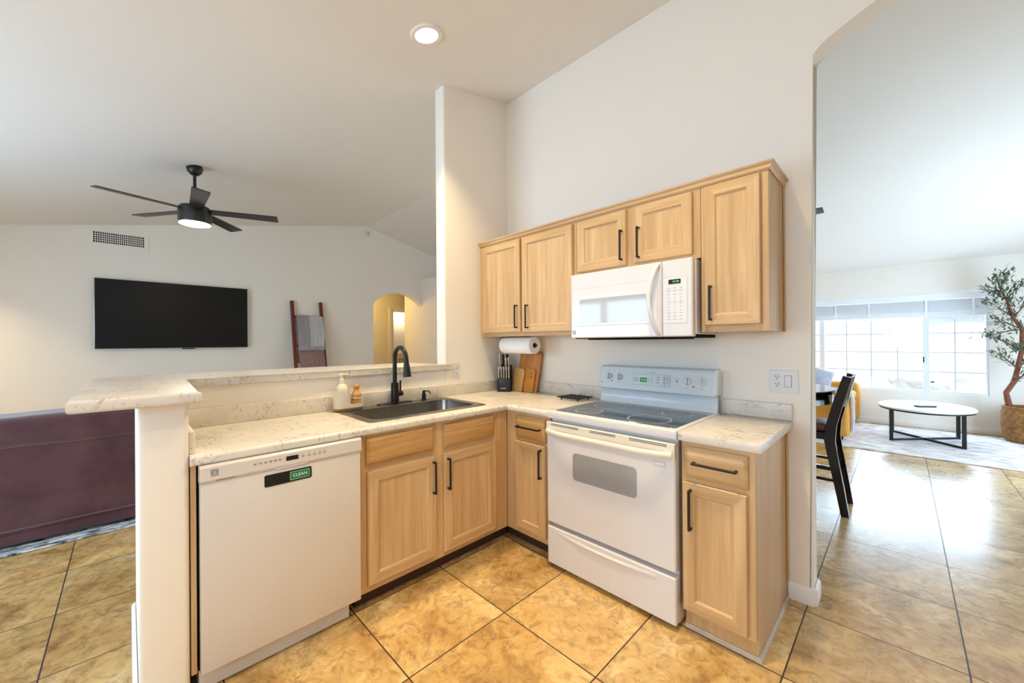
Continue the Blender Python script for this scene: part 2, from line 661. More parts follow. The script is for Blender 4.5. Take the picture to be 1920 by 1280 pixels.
g = G(); g.box((-9.2, -4.75, -0.1), (4.75, 6.15, 0)); struct('floor', g, M['floor'], 0)
g = G()
g.prism([(-4.75, ceil_z(-4.75)), (0.95, 3.65), (6.15, ceil_z(6.15)), (6.15, ceil_z(6.15) + 0.12), (0.95, 3.77), (-4.75, ceil_z(-4.75) + 0.12)], -5.12, 4.75, 'YZ')
struct('ceiling', g, M['ceiling'], 0)


def bevel_where(g, test, r=0.016, seg=4):
    es = [e for e in g.bm.edges if test(*(v.co for v in e.verts))]
    bmesh.ops.bevel(g.bm, geom=es, offset=r, segments=seg, profile=0.5, affect='EDGES')


# wall behind the range, with the wide arch to the dining room
AX0, AX1, AZ, AR = 2.172, 3.752, 2.755, 1.58
ac = (AX0 + AX1) / 2
azc = AZ - AR * cos(math.asin((AX1 - AX0) / 2 / AR))
arch = []
NA = 28
for k in range(NA + 1):
    a = math.asin((AX1 - AX0) / 2 / AR) * (-1 + 2 * k / NA)
    arch.append((ac + AR * sin(a), azc + AR * cos(a)))
poly = [(-0.12, 0), (AX0, 0)] + arch + [(AX1, 0), (4.75, 0), (4.75, 3.5), (-0.12, 3.5)]
g = G()
g.prism(poly, 0.0, 0.13, 'XZ')
on = set()
bevel_where(g, lambda a, b: abs(a.y - b.y) < 1e-6 and AX0 - 1e-4 <= min(a.x, b.x) and max(a.x, b.x) <= AX1 + 1e-4 and max(a.z, b.z) < 3.2 and max(a.z, b.z) > 0.01)
struct('wall_back', g, M['wall'], 50)

# full-height stub of wall at the end of the sink run, and its continuation behind the arch wall
g = G(); g.box((-0.12, -0.68, 0), (0, 0.0, 3.5))
bevel_where(g, lambda a, b: abs(a.z - b.z) > 1 and abs(a.y + 0.68) < 1e-4, 0.014)
struct('wall_side', g, M['wall'], 50)
g = G(); g.box((-0.12, 0.131, 0), (0, 6.1, 3.7)); struct('wall_between', g, M['wall'], 0)

# low wall carrying the bar, with its return at the near end
g = G()
g.prism([(-0.12, -2.40), (0.62, -2.40), (0.62, -2.262), (0, -2.262), (0, -0.68), (-0.12, -0.68)], 0, 1.116, 'XY')
bevel_where(g, lambda a, b: abs(a.z - b.z) > 1 and (a.y < -2.3 or a.x > 0.5), 0.018)
struct('wall_peninsula', g, M['wall'], 50)

# television wall with the arched hall opening
HY0, HY1, HZ, HRISE = 1.09, 2.2, 2.13, 0.25
hw = (HY1 - HY0) / 2
HR = (hw * hw + HRISE * HRISE) / (2 * HRISE)
harch = []
for k in range(21):
    a = math.asin(hw / HR) * (-1 + 2 * k / 20)
    harch.append(((HY0 + HY1) / 2 + HR * sin(a), HZ + HRISE - HR + HR * cos(a)))
poly = [(-4.75, 0), (HY0, 0)] + harch + [(HY1, 0), (6.15, 0), (6.15, ceil_z(6.15) + 0.05), (0.95, 3.7), (-4.75, ceil_z(-4.75) + 0.05)]
g = G(); g.prism(poly, -5.14, -5.0, 'YZ'); struct('wall_left', g, M['wall'], 30)
# lower wall beside the hall opening with a plant ledge on top
g = G(); g.box((-5.0, 2.2, 0), (-2.4, 3.6, 2.72)); struct('wall_ledge', g, M['wall'], 0)
g = G(); g.box((-5.74, 2.2, 0), (-5.14, 2.32, 2.6)); struct('wall_hall_right', g, M['wall'], 0)
g = G(); g.box((-6.72, 0.1, 0), (-6.6, 2.355, 2.6)); g.box((-6.72, 2.355, 2.13), (-6.6, 3.1, 2.6)); g.box((-6.72, 3.1, 0), (-6.6, 4.4, 2.6))
struct('wall_hall_back', g, M['wall'], 0)
g = G(); g.box((-6.6, 0.1, 0), (-5.14, 0.2, 2.6)); struct('wall_hall_left', g, M['wall'], 0)
g = G(); g.box((-6.6, 4.3, 0), (-5.14, 4.4, 2.6)); struct('wall_hall_far', g, M['wall'], 0)
g = G(); g.box((-9.2, 0.1, 2.6), (-5.14, 4.6, 2.7)); struct('ceiling_hall', g, M['ceiling'], 0)
g = G(); g.box((-8.62, 1.9, 0), (-8.5, 4.6, 2.6)); struct('wall_bath_back', g, M['wall'], 0)
g = G(); g.box((-8.5, 1.9, 0), (-6.72, 2.0, 2.6)); struct('wall_bath_left', g, M['wall'], 0)
g = G(); g.box((-8.5, 4.5, 0), (-6.72, 4.6, 2.6)); struct('wall_bath_right', g, M['wall'], 0)
# bathroom door casing
g = G()
g.box((-6.60, 2.235, 0), (-6.575, 2.355, 2.22), 0.006); g.box((-6.60, 3.1, 0), (-6.575, 3.22, 2.22), 0.006); g.box((-6.60, 2.3555, 2.13), (-6.576, 3.0995, 2.22), 0.006)
struct('trim_1', g, M['trim'])

# dining window wall
WX0, WX1, WZ0, WZ1 = 0.93, 3.345, 0.53, 1.99
g = G()
for a, b in (((-0.12, 6.0, 0), (WX0, 6.15, 2.6)), ((WX1, 6.0, 0), (4.75, 6.15, 2.6)), ((WX0, 6.0, 0), (WX1, 6.15, WZ0)), ((WX0, 6.0, WZ1), (WX1, 6.15, 2.6))):
    g.box(a, b)
struct('wall_window', g, M['wall'], 0)
g = G(); g.box((-0.12 + 0.12, 5.985, 0), (4.6, 6.0, 0.085), 0.004); struct('baseboard_window', g, M['trim'])
g = G(); g.box((4.6, -4.75, 0), (4.75, 2.3, 3.7)); g.box((4.6, 4.7, 0), (4.75, 6.15, 3.7)); g.box((4.6, 2.3, 2.1), (4.75, 4.7, 3.7)); struct('wall_right', g, M['wall'], 0)
# rear wall behind the camera, with a sliding patio door and an added kitchen window
g = G()
for a, b in (((-5.0, -4.75, 0), (-2.4, -4.6, 2.7)), ((-2.4, -4.75, 2.1), (-0.4, -4.6, 2.7)), ((-0.4, -4.75, 0), (0.85, -4.6, 2.7)),
             ((0.85, -4.75, 0), (1.3, -4.6, 2.7)), ((1.3, -4.75, 0), (3.1, -4.6, 1.0)), ((1.3, -4.75, 2.1), (3.1, -4.6, 2.7)), ((3.1, -4.75, 0), (4.6, -4.6, 2.7))):
    g.box(a, b)
struct('wall_rear', g, M['wall'], 0)


def leaf_frame(g, x0, x1, z0, z1, y, w=0.05, d=0.05):
    g.box((x0, y, z0), (x0 + w, y + d, z1)); g.box((x1 - w, y, z0), (x1, y + d, z1))
    g.box((x0 + w, y, z0), (x1 - w, y + d, z0 + w)); g.box((x0 + w, y, z1 - w), (x1 - w, y + d, z1))


g = G(); leaf_frame(g, -2.4, -1.36, 0.0, 2.1, -4.72); leaf_frame(g, -1.44, -0.4, 0.0, 2.1, -4.66)
d2 = struct('door_1', g, M['frame_white'], 0)
g = G(); g.box((-2.35, -4.7, 0.05), (-1.41, -4.695, 2.05)); g.box((-1.39, -4.64, 0.05), (-0.45, -4.635, 2.05))
obj('window_pane', g, M['glass'], d2, 0)
g = G(); leaf_frame(g, 1.3, 2.22, 1.0, 2.1, -4.7); leaf_frame(g, 2.18, 3.1, 1.0, 2.1, -4.68)
w2 = struct('added_window', g, M['frame_white'], 0)  # unseen window, added and sized for cool daylight on the range
g = G(); g.box((1.35, -4.68, 1.05), (2.17, -4.675, 2.05)); g.box((2.23, -4.66, 1.05), (3.05, -4.655, 2.05))
obj('window_pane', g, M['glass'], w2, 0)
# unseen glazed door added in the right wall to brighten the dining room
g = G()
for a, b in ((2.3, 3.5), (3.5, 4.7)):
    g.box((4.64, a, 0), (4.69, a + 0.05, 2.1)); g.box((4.64, b - 0.05, 0), (4.69, b, 2.1)); g.box((4.64, a + 0.05, 0), (4.69, b - 0.05, 0.06)); g.box((4.64, a + 0.05, 2.05), (4.69, b - 0.05, 2.1))
d3 = struct('added_door', g, M['frame_white'], 0)
g = G(); g.box((4.66, 2.35, 0.06), (4.665, 3.45, 2.05)); g.box((4.66, 3.55, 0.06), (4.665, 4.65, 2.05)); obj('window_pane', g, M['glass'], d3, 0)

# baseboards at the arch jamb and round the return of the low wall
def base_run(g, pts, h=0.085, t=0.014):
    """baseboard along pts; the board lies to the right of the direction of travel"""
    sec = [(0, 0), (t, 0), (t, h - 0.012), (t * 0.45, h), (0, h)]
    rings = []
    n = len(pts)
    for i, p in enumerate(pts):
        p = Vector((p[0], p[1]))
        ds = []
        if i > 0: ds.append((p - Vector(pts[i - 1])).normalized())
        if i < n - 1: ds.append((Vector(pts[i + 1]) - p).normalized())
        ns = [Vector((d.y, -d.x)) for d in ds]
        m = sum(ns, Vector((0, 0))) / len(ns)
        m /= max(m.dot(ns[0]), 1e-3)
        rings.append([(p.x + m.x * a, p.y + m.y * a, b) for a, b in sec])
    g.loft(rings)


g = G(); base_run(g, [(2.072, -0.0), (2.160, -0.0), (2.174, 0.014), (2.174, 0.118), (2.160, 0.131), (0.0, 0.131)]); struct('baseboard_arch', g, M['trim'])
g = G(); base_run(g, [(-0.12, -0.68), (-0.12, -2.402), (0.60, -2.402)]); struct('baseboard_peninsula', g, M['trim'])

# dining window: frame, glazing bars, glass
g = G()
g.box((WX0, 6.02, WZ0), (WX1, 6.09, WZ0 + 0.03)); g.box((WX0, 6.02, WZ1 - 0.03), (WX1, 6.09, WZ1))
g.box((WX0, 6.02, WZ0 + 0.03), (WX0 + 0.03, 6.09, WZ1 - 0.03)); g.box((WX1 - 0.03, 6.02, WZ0 + 0.03), (WX1, 6.09, WZ1 - 0.03))
for x in (1.532, 2.748):
    g.box((x - 0.032, 6.03, WZ0 + 0.03), (x + 0.032, 6.08, WZ1 - 0.03))
win = struct('window_1', g, M['frame_white'], 0)
g = G()
for x in (1.23, 1.85, 2.148, 2.447, 3.035):
    g.box((x - 0.007, 6.05, WZ0 + 0.03), (x + 0.007, 6.062, WZ1 - 0.03))
for z in (0.84, 1.127, 1.41, 1.70):
    g.box((WX0 + 0.03, 6.051, z - 0.007), (WX1 - 0.03, 6.061, z + 0.007))
obj('glazing_bars', g, M['frame_white'], win, 0)
g = G(); g.box((WX0 + 0.03, 6.045, WZ0 + 0.03), (WX1 - 0.03, 6.049, WZ1 - 0.03)); obj('window_pane', g, M['glass'], win, 0)
g = G(); g.box((2.715, 6.01, 0.98), (2.730, 6.03, 1.06), 0.003); g.box((2.79, 6.01, 0.68), (2.83, 6.03, 0.70), 0.003); obj('latch', g, M['black'], win)

# ------------------------------------------------------------------ cabinets
T = 0.02
DOOR = [(0, 0), (0, T * 0.7), (0.004, T), (0.052, T), (0.056, T - 0.003), (0.060, T - 0.009), (0.064, T - 0.009)]
DRAWER = [(0, 0), (0, T * 0.45), (0.003, T * 0.6), (0.020, T - 0.001), (0.023, T)]


def pull(parent, Mx, u0, u1, v0, v1):
    """black bar pull between (u0, v0) and (u1, v1)"""
    g = G(Mx)
    h = 0.005
    g.box((u0 - h, v0 - h, T + 0.022), (u1 + h, v1 + h, T + 0.032), 0.0015, 1)
    if u1 - u0 > v1 - v0:
        for u in (u0, u1 - 0.0):
            g.box((u - h, v0 - h, T), (u + h, v0 + h, T + 0.024), 0.001, 1)
    else:
        for v in (v0, v1):
            g.box((u0 - h, v - h, T), (u0 + h, v + h, T + 0.024), 0.001, 1)
    return obj('handle', g, M['black'], parent, label='black bar handle')


def door(root, Mx, u0, u1, v0, v1, name='door'):
    g = G(Mx @ Matrix.Translation((0, 0, 0.001)))
    g.panel(u0, u1, v0, v1, DOOR, (0, 1), 0)
    return obj(name, g, [M['wood_v'], M['wood_h']], root, 30)


def drawer(root, Mx, u0, u1, v0, v1, mat, name='drawer'):
    g = G(Mx @ Matrix.Translation((0, 0, 0.001)))
    g.panel(u0, u1, v0, v1, DRAWER, (0, 0), 0)
    return obj(name, g, mat, root, 30)


def carcass(root, Mx, u0, u1, v0, v1, depth, stiles, rails, kick=None, closed_top=True):
    """open box behind a face frame; stiles = (u0, u1) list, rails = (v0, v1) list"""
    g = G(Mx)
    g.box((u0, v0, -depth), (u0 + 0.016, v1, -0.02)); g.box((u1 - 0.016, v0, -depth), (u1, v1, -0.02))
    g.box((u0 + 0.016, v0, -depth), (u1 - 0.016, v0 + 0.016, -0.02))
    g.box((u0 + 0.016, v0 + 0.016, -depth), (u1 - 0.016, v1, -depth + 0.008))
    if closed_top:
        g.box((u0 + 0.016, v1 - 0.016, -depth + 0.008), (u1 - 0.016, v1, -0.02))
    o = obj('carcass', g, M['wood_v'], root, 0)
    g = G(Mx)
    for a, b in stiles:
        g.box((a, v0, -0.02), (b, v1, 0), 0.0008, 1, 0)
    for a, b in rails:
        for (s0, s1), (e0, e1) in zip(stiles, stiles[1:]):
            g.box((s1, a, -0.02), (e0, b, -0.0003), 0, 1, 1)
    obj('face_frame', g, [M['wood_v'], M['wood_h']], root, 20)


# sink base cabinet
X = FX(0.612)
r = thing('sink_cabinet', 'two-door wooden base cabinet under the steel sink, right of the dishwasher', 'cabinet', (0.31, -1.12, 0))
carcass(r, X, -1.618, -0.613, 0.09, 0.872, 0.57, [(-1.618, -1.575), (-1.200, -1.125), (-0.745, -0.613)], [(0.09, 0.14), (0.68, 0.73), (0.845, 0.872)], closed_top=False)
drawer(r, X, -1.588, -1.198, 0.722, 0.858, M['oak_h'], 'false_drawer_front')
drawer(r, X, -1.128, -0.737, 0.722, 0.856, M['oak_h'], 'false_drawer_front')
d = door(r, X, -1.584, -1.187, 0.125, 0.690); pull(d, X, -1.208, -1.208, 0.487, 0.657)
d = door(r, X, -1.132, -0.731, 0.121, 0.687); pull(d, X, -1.110, -1.110, 0.486, 0.656)
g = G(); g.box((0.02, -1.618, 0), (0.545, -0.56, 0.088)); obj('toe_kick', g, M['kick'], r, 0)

# narrow base cabinet left of the range
Y = FY(-0.612)
r = thing('base_cabinet', 'narrow wooden base cabinet in the corner, left of the white range', 'cabinet', (0.80, -0.3, 0))
carcass(r, Y, 0.614, 0.990, 0.09, 0.872, 0.57, [(0.614, 0.722), (0.950, 0.990)], [(0.09, 0.14), (0.68, 0.72), (0.845, 0.872)])
d = drawer(r, Y, 0.708, 0.959, 0.708, 0.853, M['oak_h']); pull(d, Y, 0.742, 0.926, 0.787, 0.787)
d = door(r, Y, 0.706, 0.961, 0.128, 0.690); pull(d, Y, 0.933, 0.933, 0.496, 0.664)
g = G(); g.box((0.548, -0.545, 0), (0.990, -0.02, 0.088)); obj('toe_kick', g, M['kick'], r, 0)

# base cabinet right of the range
r = thing('base_cabinet', 'wooden base cabinet at the end of the run, between range and archway', 'cabinet', (1.92, -0.3, 0))
carcass(r, Y, 1.772, 2.066, 0.095, 0.872, 0.59, [(1.772, 1.800), (2.030, 2.066)], [(0.095, 0.14), (0.68, 0.72), (0.845, 0.872)])
d = drawer(r, Y, 1.789, 2.043, 0.711, 0.850, M['wood_h']); pull(d, Y, 1.834, 2.003, 0.784, 0.784)
d = door(r, Y, 1.779, 2.040, 0.108, 0.690); pull(d, Y, 1.819, 1.819, 0.487, 0.658)
g = G(); g.box((1.772, -0.575, 0), (2.066, -0.02, 0.0945)); obj('toe_kick', g, M['wood_v'], r, 0)
g = G(); base_run(g, [(2.0665, -0.02), (2.0665, -0.5755), (1.772, -0.5755)][::-1], 0.018, 0.012); obj('quarter_round', g, M['worn'], r)
g = G(); g.box((2.0662, -0.03, 0.095), (2.074, -0.004, 0.872), 0.003, 1); obj('scribe_moulding', g, M['wood_v'], r)

# filler beside the dishwasher
g = G(); g.box((0.06, -2.259, 0.088), (0.612, -2.242, 0.872), 0.001, 1)
tag(obj('filler_panel', g, M['wood_v']), 'thin wooden filler panel between the low wall and the dishwasher', 'panel')

# wall cabinets
UY = FY(-0.32)
r = thing('wall_cabinet', 'wide two-door wooden wall cabinet in the corner above the knife block', 'cabinet', (0.49, -0.16, 1.372))
carcass(r, UY, 0.003, 0.984, 1.372, 2.13, 0.315, [(0.003, 0.060), (0.468, 0.512), (0.946, 0.984)], [(1.372, 1.415), (2.095, 2.13)])
d = door(r, UY, 0.044, 0.479, 1.402, 2.106); pull(d, UY, 0.448, 0.448, 1.438, 1.602)
d = door(r, UY, 0.497, 0.960, 1.398, 2.106); pull(d, UY, 0.558, 0.558, 1.433, 1.596)
r = thing('wall_cabinet', 'short two-door wooden wall cabinet directly above the microwave', 'cabinet', (1.37, -0.16, 1.757))
carcass(r, UY, 0.986, 1.762, 1.757, 2.13, 0.315, [(0.986, 1.02), (1.335, 1.415), (1.71, 1.762)], [(1.757, 1.795), (2.095, 2.13)])
d = door(r, UY, 1.000, 1.348, 1.777, 2.106); pull(d, UY, 1.324, 1.324, 1.812, 1.980)
d = door(r, UY, 1.400, 1.726, 1.780, 2.106); pull(d, UY, 1.432, 1.432, 1.809, 1.976)
r = thing('wall_cabinet', 'tall single-door wooden wall cabinet right of the microwave', 'cabinet', (1.91, -0.16, 1.372))
carcass(r, UY, 1.764, 2.061, 1.372, 2.13, 0.315, [(1.764, 1.81), (2.01, 2.061)], [(1.372, 1.42), (2.095, 2.13)])
d = door(r, UY, 1.782, 2.031, 1.405, 2.110); pull(d, UY, 1.816, 1.816, 1.434, 1.598)
g = G(); g.box((2.0612, -0.022, 1.372), (2.069, -0.002, 2.13), 0.003, 1); obj('scribe_moulding', g, M['wood_v'], r)
# crown strip
sec = [(0, 0), (0.006, 0), (0.012, 0.008), (0.014, 0.02), (0.022, 0.028), (0.024, 0.036), (0.0, 0.036)]
g = G()
rings = []
for px, py, mx, my in ((0.003, -0.320, 0, -1), (2.061, -0.320, 1, -1), (2.061, -0.002, 1, 0)):
    rings.append([(px + mx * a, py + my * a, 2.118 + b) for a, b in sec])
g.loft(rings)
g.box((0.003, -0.319, 2.1305), (2.061, -0.002, 2.14))
tag(obj('crown_moulding', g, M['wood_h'], None, 25), 'thin wooden crown moulding along the top of the wall cabinets', 'moulding')


# ------------------------------------------------------------------ counters
def slab_profile(front):
    return None


ZC = 0.914
# L-shaped counter with a hole for the sink, postformed front edge
g = G()
SX0, SX1, SY0, SY1 = 0.045, 0.540, -1.525, -0.750
z0, z1 = 0.875, ZC
g.box((0.001, -2.2615, z0), (0.61, SY0, z1)); g.box((0.001, SY1, z0), (0.61, -0.001, z1))
g.box((0.001, SY0, z0), (SX0, SY1, z1)); g.box((SX1, SY0, z0), (0.61, SY1, z1))
g.box((0.61, -0.61, z0), (0.998, -0.001, z1))
n = 7
sec = [(0, 0)] + [(0.032 * 1.0 - 0.012 + 0.012 * sin(radians(90 * k / n)), 0.012 - 0.012 * cos(radians(90 * k / n))) for k in range(n + 1)] \
    + [(0.032 - 0.016 + 0.016 * cos(radians(90 * k / n)), 0.039 - 0.016 + 0.016 * sin(radians(90 * k / n))) for k in range(n + 1)] + [(0, 0.039)]
rings = []
for px, py, mx, my in ((0.61, -2.2615, 1, 0), (0.61, -0.61, 1, -1), (0.998, -0.61, 0, -1)):
    rings.append([(px + mx * a, py + my * a, z0 + b) for a, b in sec])
g.loft(rings)
lc = tag(obj('countertop', g, M['laminate'], None, 40), 'L-shaped marbled white laminate worktop holding the sink', 'countertop')
g = G(); g.box((0.001, -2.2615, ZC + 0.0003), (0.021, -0.001, 1.005), 0.004); g.box((0.021, -0.021, ZC + 0.0003), (0.998, -0.001, 1.003), 0.004)
g.box((0.021, -2.2615, ZC + 0.0003), (0.600, -2.2425, 0.998), 0.004)
obj('backsplash', g, M['laminate'], lc)
# short counter right of the range
g = G(); g.box((1.766, -0.642, z0), (2.095, -0.001, z1), 0.003, 2)
sc_ = tag(obj('countertop', g, M['laminate']), 'short marbled white worktop between the range and the archway', 'countertop')
g = G(); g.box((1.770, -0.021, ZC + 0.0003), (2.094, -0.001, 0.998), 0.003); obj('backsplash', g, M['laminate'], sc_)
# raised bar top
g = G()
A, B = g.prism([(-0.51, -2.558), (0.705, -2.558), (0.705, -2.232), (0.016, -2.232), (0.016, -0.615), (0.002, -0.615), (0.002, -0.683), (-0.51, -0.683)][::1], 1.1165, 1.158, 'XY')
bevel_where(g, lambda a, b: abs(a.z - b.z) < 1e-5 and not (min(a.y, b.y) > -0.7 and min(a.x, b.x) < 0.01), 0.012, 4)
tag(obj('bar_counter', g, M['laminate'], None, 40), 'raised L-shaped marbled bar top on the low wall above the sink', 'countertop')

# ------------------------------------------------------------------ sink, tap, soap pump
g = G()
def rr3(u0, u1, v0, v1, r, z): return [(p[0], p[1], z) for p in rrect(u0, u1, v0, v1, r, 6)]
g.loft([rr3(0.030, 0.556, -1.540, -0.735, 0.03, ZC + 0.0005), rr3(0.030, 0.556, -1.540, -0.735, 0.03, ZC + 0.003), rr3(0.036, 0.550, -1.534, -0.741, 0.03, ZC + 0.006),
        rr3(0.120, 0.520, -1.500, -0.775, 0.07, ZC + 0.006), rr3(0.128, 0.512, -1.492, -0.783, 0.07, ZC + 0.001), rr3(0.134, 0.506, -1.486, -0.789, 0.07, 0.76),
        rr3(0.150, 0.490, -1.470, -0.805, 0.07, 0.735), rr3(0.19, 0.45, -1.43, -0.845, 0.06, 0.727)], cap0=False)
sk = tag(obj('sink', g, M['steel'], None, 40), 'brushed stainless single-bowl sink set into the worktop', 'sink')
g = G(); g.lathe([(0.045, 0.7275), (0.045, 0.730), (0.034, 0.7305), (0.03, 0.7285)], (0.31, -1.14, 0), 24); obj('drain', g, M['steel_knife'], sk)

FXc, FYc = 0.078, -1.145
ZS = ZC + 0.0065
r = thing('kitchen_tap', 'matte black gooseneck kitchen tap with pull-down spray head behind the sink', 'tap', (FXc, FYc, ZS))
g = G(); rplate(g, FXc - 0.032, FXc + 0.032, FYc - 0.128, FYc + 0.128, 0.031, ZS, ZS + 0.007, 0.003, n=8); obj('base_plate', g, M['black'], r)
g = G(); g.lathe([(0.027, ZS + 0.007), (0.027, ZS + 0.03), (0.0255, ZS + 0.135), (0.022, ZS + 0.14)], (FXc, FYc, 0), 24); obj('body', g, M['black'], r)
g = G()
pts = [(FXc, FYc, ZS + 0.138), (FXc, FYc, 1.215)]
RR = 0.075
for k in range(1, 17):
    a = pi - (pi * 0.94) * k / 16
    pts.append((FXc + RR + RR * cos(a), FYc, 1.222 + RR * sin(a)))
g.tube(pts, 0.0145, 14, (0, 1, 0)); obj('spout', g, M['black'], r)
ex, ez = pts[-1][0], pts[-1][2]
g = G(); dx = 0.012
g.sweep([(ex, FYc, ez), (ex + dx * 0.4, FYc, ez - 0.035), (ex + dx, FYc, ez - 0.085), (ex + dx * 1.3, FYc, ez - 0.128)], [(cos(2 * pi * k / 16), sin(2 * pi * k / 16)) for k in range(16)], (0, 1, 0), 0, [0.0155, 0.0165, 0.023, 0.026])
obj('spray_head', g, M['black'], r)
g = G(); g.lathe([(0.0175, FYc + 0.02), (0.0175, FYc + 0.052), (0.014, FYc + 0.056)], (FXc, 0, 0.985), 18, 0, 'Y')
g.sweep([(FXc, FYc + 0.04, 0.985), (FXc - 0.004, FYc + 0.042, 1.03), (FXc - 0.006, FYc + 0.044, 1.072)], [(-0.006, -0.003), (0.006, -0.003), (0.006, 0.003), (-0.006, 0.003)], (1, 0, 0))
obj('lever', g, M['black'], r)

sx, sy = 0.085, -0.925
r = thing('soap_pump', 'small black built-in soap pump at the back of the sink', 'soap pump', (sx, sy, ZS))
g = G(); g.lathe([(0.021, ZS), (0.021, ZS + 0.006), (0.014, ZS + 0.008), (0.0145, ZS + 0.045), (0.010, ZS + 0.047), (0.010, ZS + 0.066), (0.006, ZS + 0.068)], (sx, sy, 0), 20); obj('body', g, M['black'], r)
g = G(); g.tube([(sx - 0.008, sy, ZS + 0.064), (sx + 0.03, sy + 0.008, ZS + 0.066), (sx + 0.055, sy + 0.012, ZS + 0.062), (sx + 0.063, sy + 0.013, ZS + 0.05)], 0.0042, 10); obj('nozzle', g, M['black'], r)

# sink caddy with bottle and brush
cx_, cy0, cy1 = 0.088, -1.548, -1.372
zb = ZS + 0.0003
r = thing('sink_caddy', 'cream oval caddy holding soap bottle and brush on the sink corner', 'caddy', (cx_, -1.46, zb))
g = G()
g.loft([rr3(cx_ - 0.036, cx_ + 0.036, cy0 + 0.006, cy1 - 0.006, 0.034, zb), rr3(cx_ - 0.040, cx_ + 0.040, cy0, cy1, 0.038, zb + 0.014)]); obj('base', g, M['cork'], r, label='tan base of the caddy')
g = G()
o_, i_ = rr3(cx_ - 0.041, cx_ + 0.041, cy0 - 0.001, cy1 + 0.001, 0.04, 0), rr3(cx_ - 0.037, cx_ + 0.037, cy0 + 0.003, cy1 - 0.003, 0.036, 0)
zt = zb + 0.036
lo = lambda ring, z: [(p[0], p[1], z) for p in ring]
g.loft([lo(o_, zb + 0.0145), lo(o_, zt), lo(i_, zt), lo(i_, zb + 0.018)])
# tall cup for the bottle
cup = rrect(cx_ - 0.0403, cx_ + 0.0403, cy0 - 0.0003, cy0 + 0.098, 0.0395, 7); cin = rrect(cx_ - 0.0375, cx_ + 0.0375, cy0 + 0.0025, cy0 + 0.0945, 0.037, 7)
g.loft([[(p[0], p[1], zb + 0.0190) for p in cup], [(p[0], p[1], zb + 0.122) for p in cup], [(p[0], p[1], zb + 0.122) for p in cin], [(p[0], p[1], zb + 0.0198) for p in cin]])
# low hoop round the brush
g.tube([(cx_ - 0.038, cy0 + 0.098, zb + 0.085), (cx_ - 0.038, cy1 - 0.03, zb + 0.085), (cx_ - 0.026, cy1 - 0.008, zb + 0.085), (cx_, cy1, zb + 0.085), (cx_ + 0.002, cy1, zb + 0.034)], 0.0025, 8)
obj('cup', g, M['caddy'], r, 40)
bx, by = cx_, cy0 + 0.0485
r = thing('soap_bottle', 'frosted soap bottle with cream pump standing in the caddy', 'bottle', (bx, by, zb + 0.0205))
g = G(); g.lathe([(0.030, zb + 0.0205), (0.034, zb + 0.024), (0.034, zb + 0.128), (0.031, zb + 0.142), (0.022, zb + 0.156), (0.013, zb + 0.163), (0.013, zb + 0.166)], (bx, by, 0), 24); obj('bottle_body', g, M['bottle'], r)
g = G(); g.lathe([(0.0155, zb + 0.162), (0.0155, zb + 0.190), (0.013, zb + 0.192), (0.0055, zb + 0.193), (0.0055, zb + 0.214), (0.012, zb + 0.215), (0.012, zb + 0.222), (0.008, zb + 0.224)], (bx, by, 0), 18)
g.tube([(bx, by, zb + 0.219), (bx + 0.012, by + 0.026, zb + 0.220), (bx + 0.015, by + 0.034, zb + 0.214)], 0.0045, 8)
g.tube([(bx, by, zb + 0.219), (bx - 0.008, by - 0.016, zb + 0.219)], 0.0045, 8)
obj('pump', g, M['pump'], r)
bx, by = cx_ + 0.002, cy1 - 0.040
r = thing('dish_brush', 'round wooden dish brush with tan bristles in the caddy', 'brush', (bx, by, zb + 0.0185))
g = G(); g.lathe([(0.026, zb + 0.075), (0.029, zb + 0.082), (0.028, zb + 0.095), (0.018, zb + 0.108), (0.013, zb + 0.118), (0.016, zb + 0.128), (0.021, zb + 0.138), (0.018, zb + 0.149), (0.008, zb + 0.153)], (bx, by, 0), 24); obj('handle', g, M['brushwood'], r)
g = G(); g.lathe([(0.0275, zb + 0.066), (0.0275, zb + 0.0752)], (bx, by, 0), 24); obj('collar', g, M['caddy'], r)
g = G()
for ring_ in range(5):
    for k in range(6 + ring_ * 5):
        a = 2 * pi * k / (6 + ring_ * 5) + ring_
        q = 0.004 + ring_ * 0.005
        g.bar((bx + q * cos(a), by + q * sin(a), zb + 0.067), (bx + q * 1.22 * cos(a), by + q * 1.22 * sin(a), zb + 0.040), 0.0035, 0.0035, (1, 0, 0))
obj('bristles', g, M['bristle'], r, 0)

# ------------------------------------------------------------------ dishwasher
DX = 0.651
DF = FX(DX)
r = thing('dishwasher', 'off-white dishwasher with plain door beside the low wall', 'dishwasher', (0.35, -1.935, 0))
g = G(); g.box((0.06, -2.238, 0.09), (0.602, -1.626, 0.868)); obj('tub', g, M['dark_gap'], r, 0)
g = G(DF)
g.box((-2.234, 0.097, -0.045), (-1.631, 0.807, 0.0), 0.004, 2)
obj('door', g, M['bisque'], r)
g = G(DF)
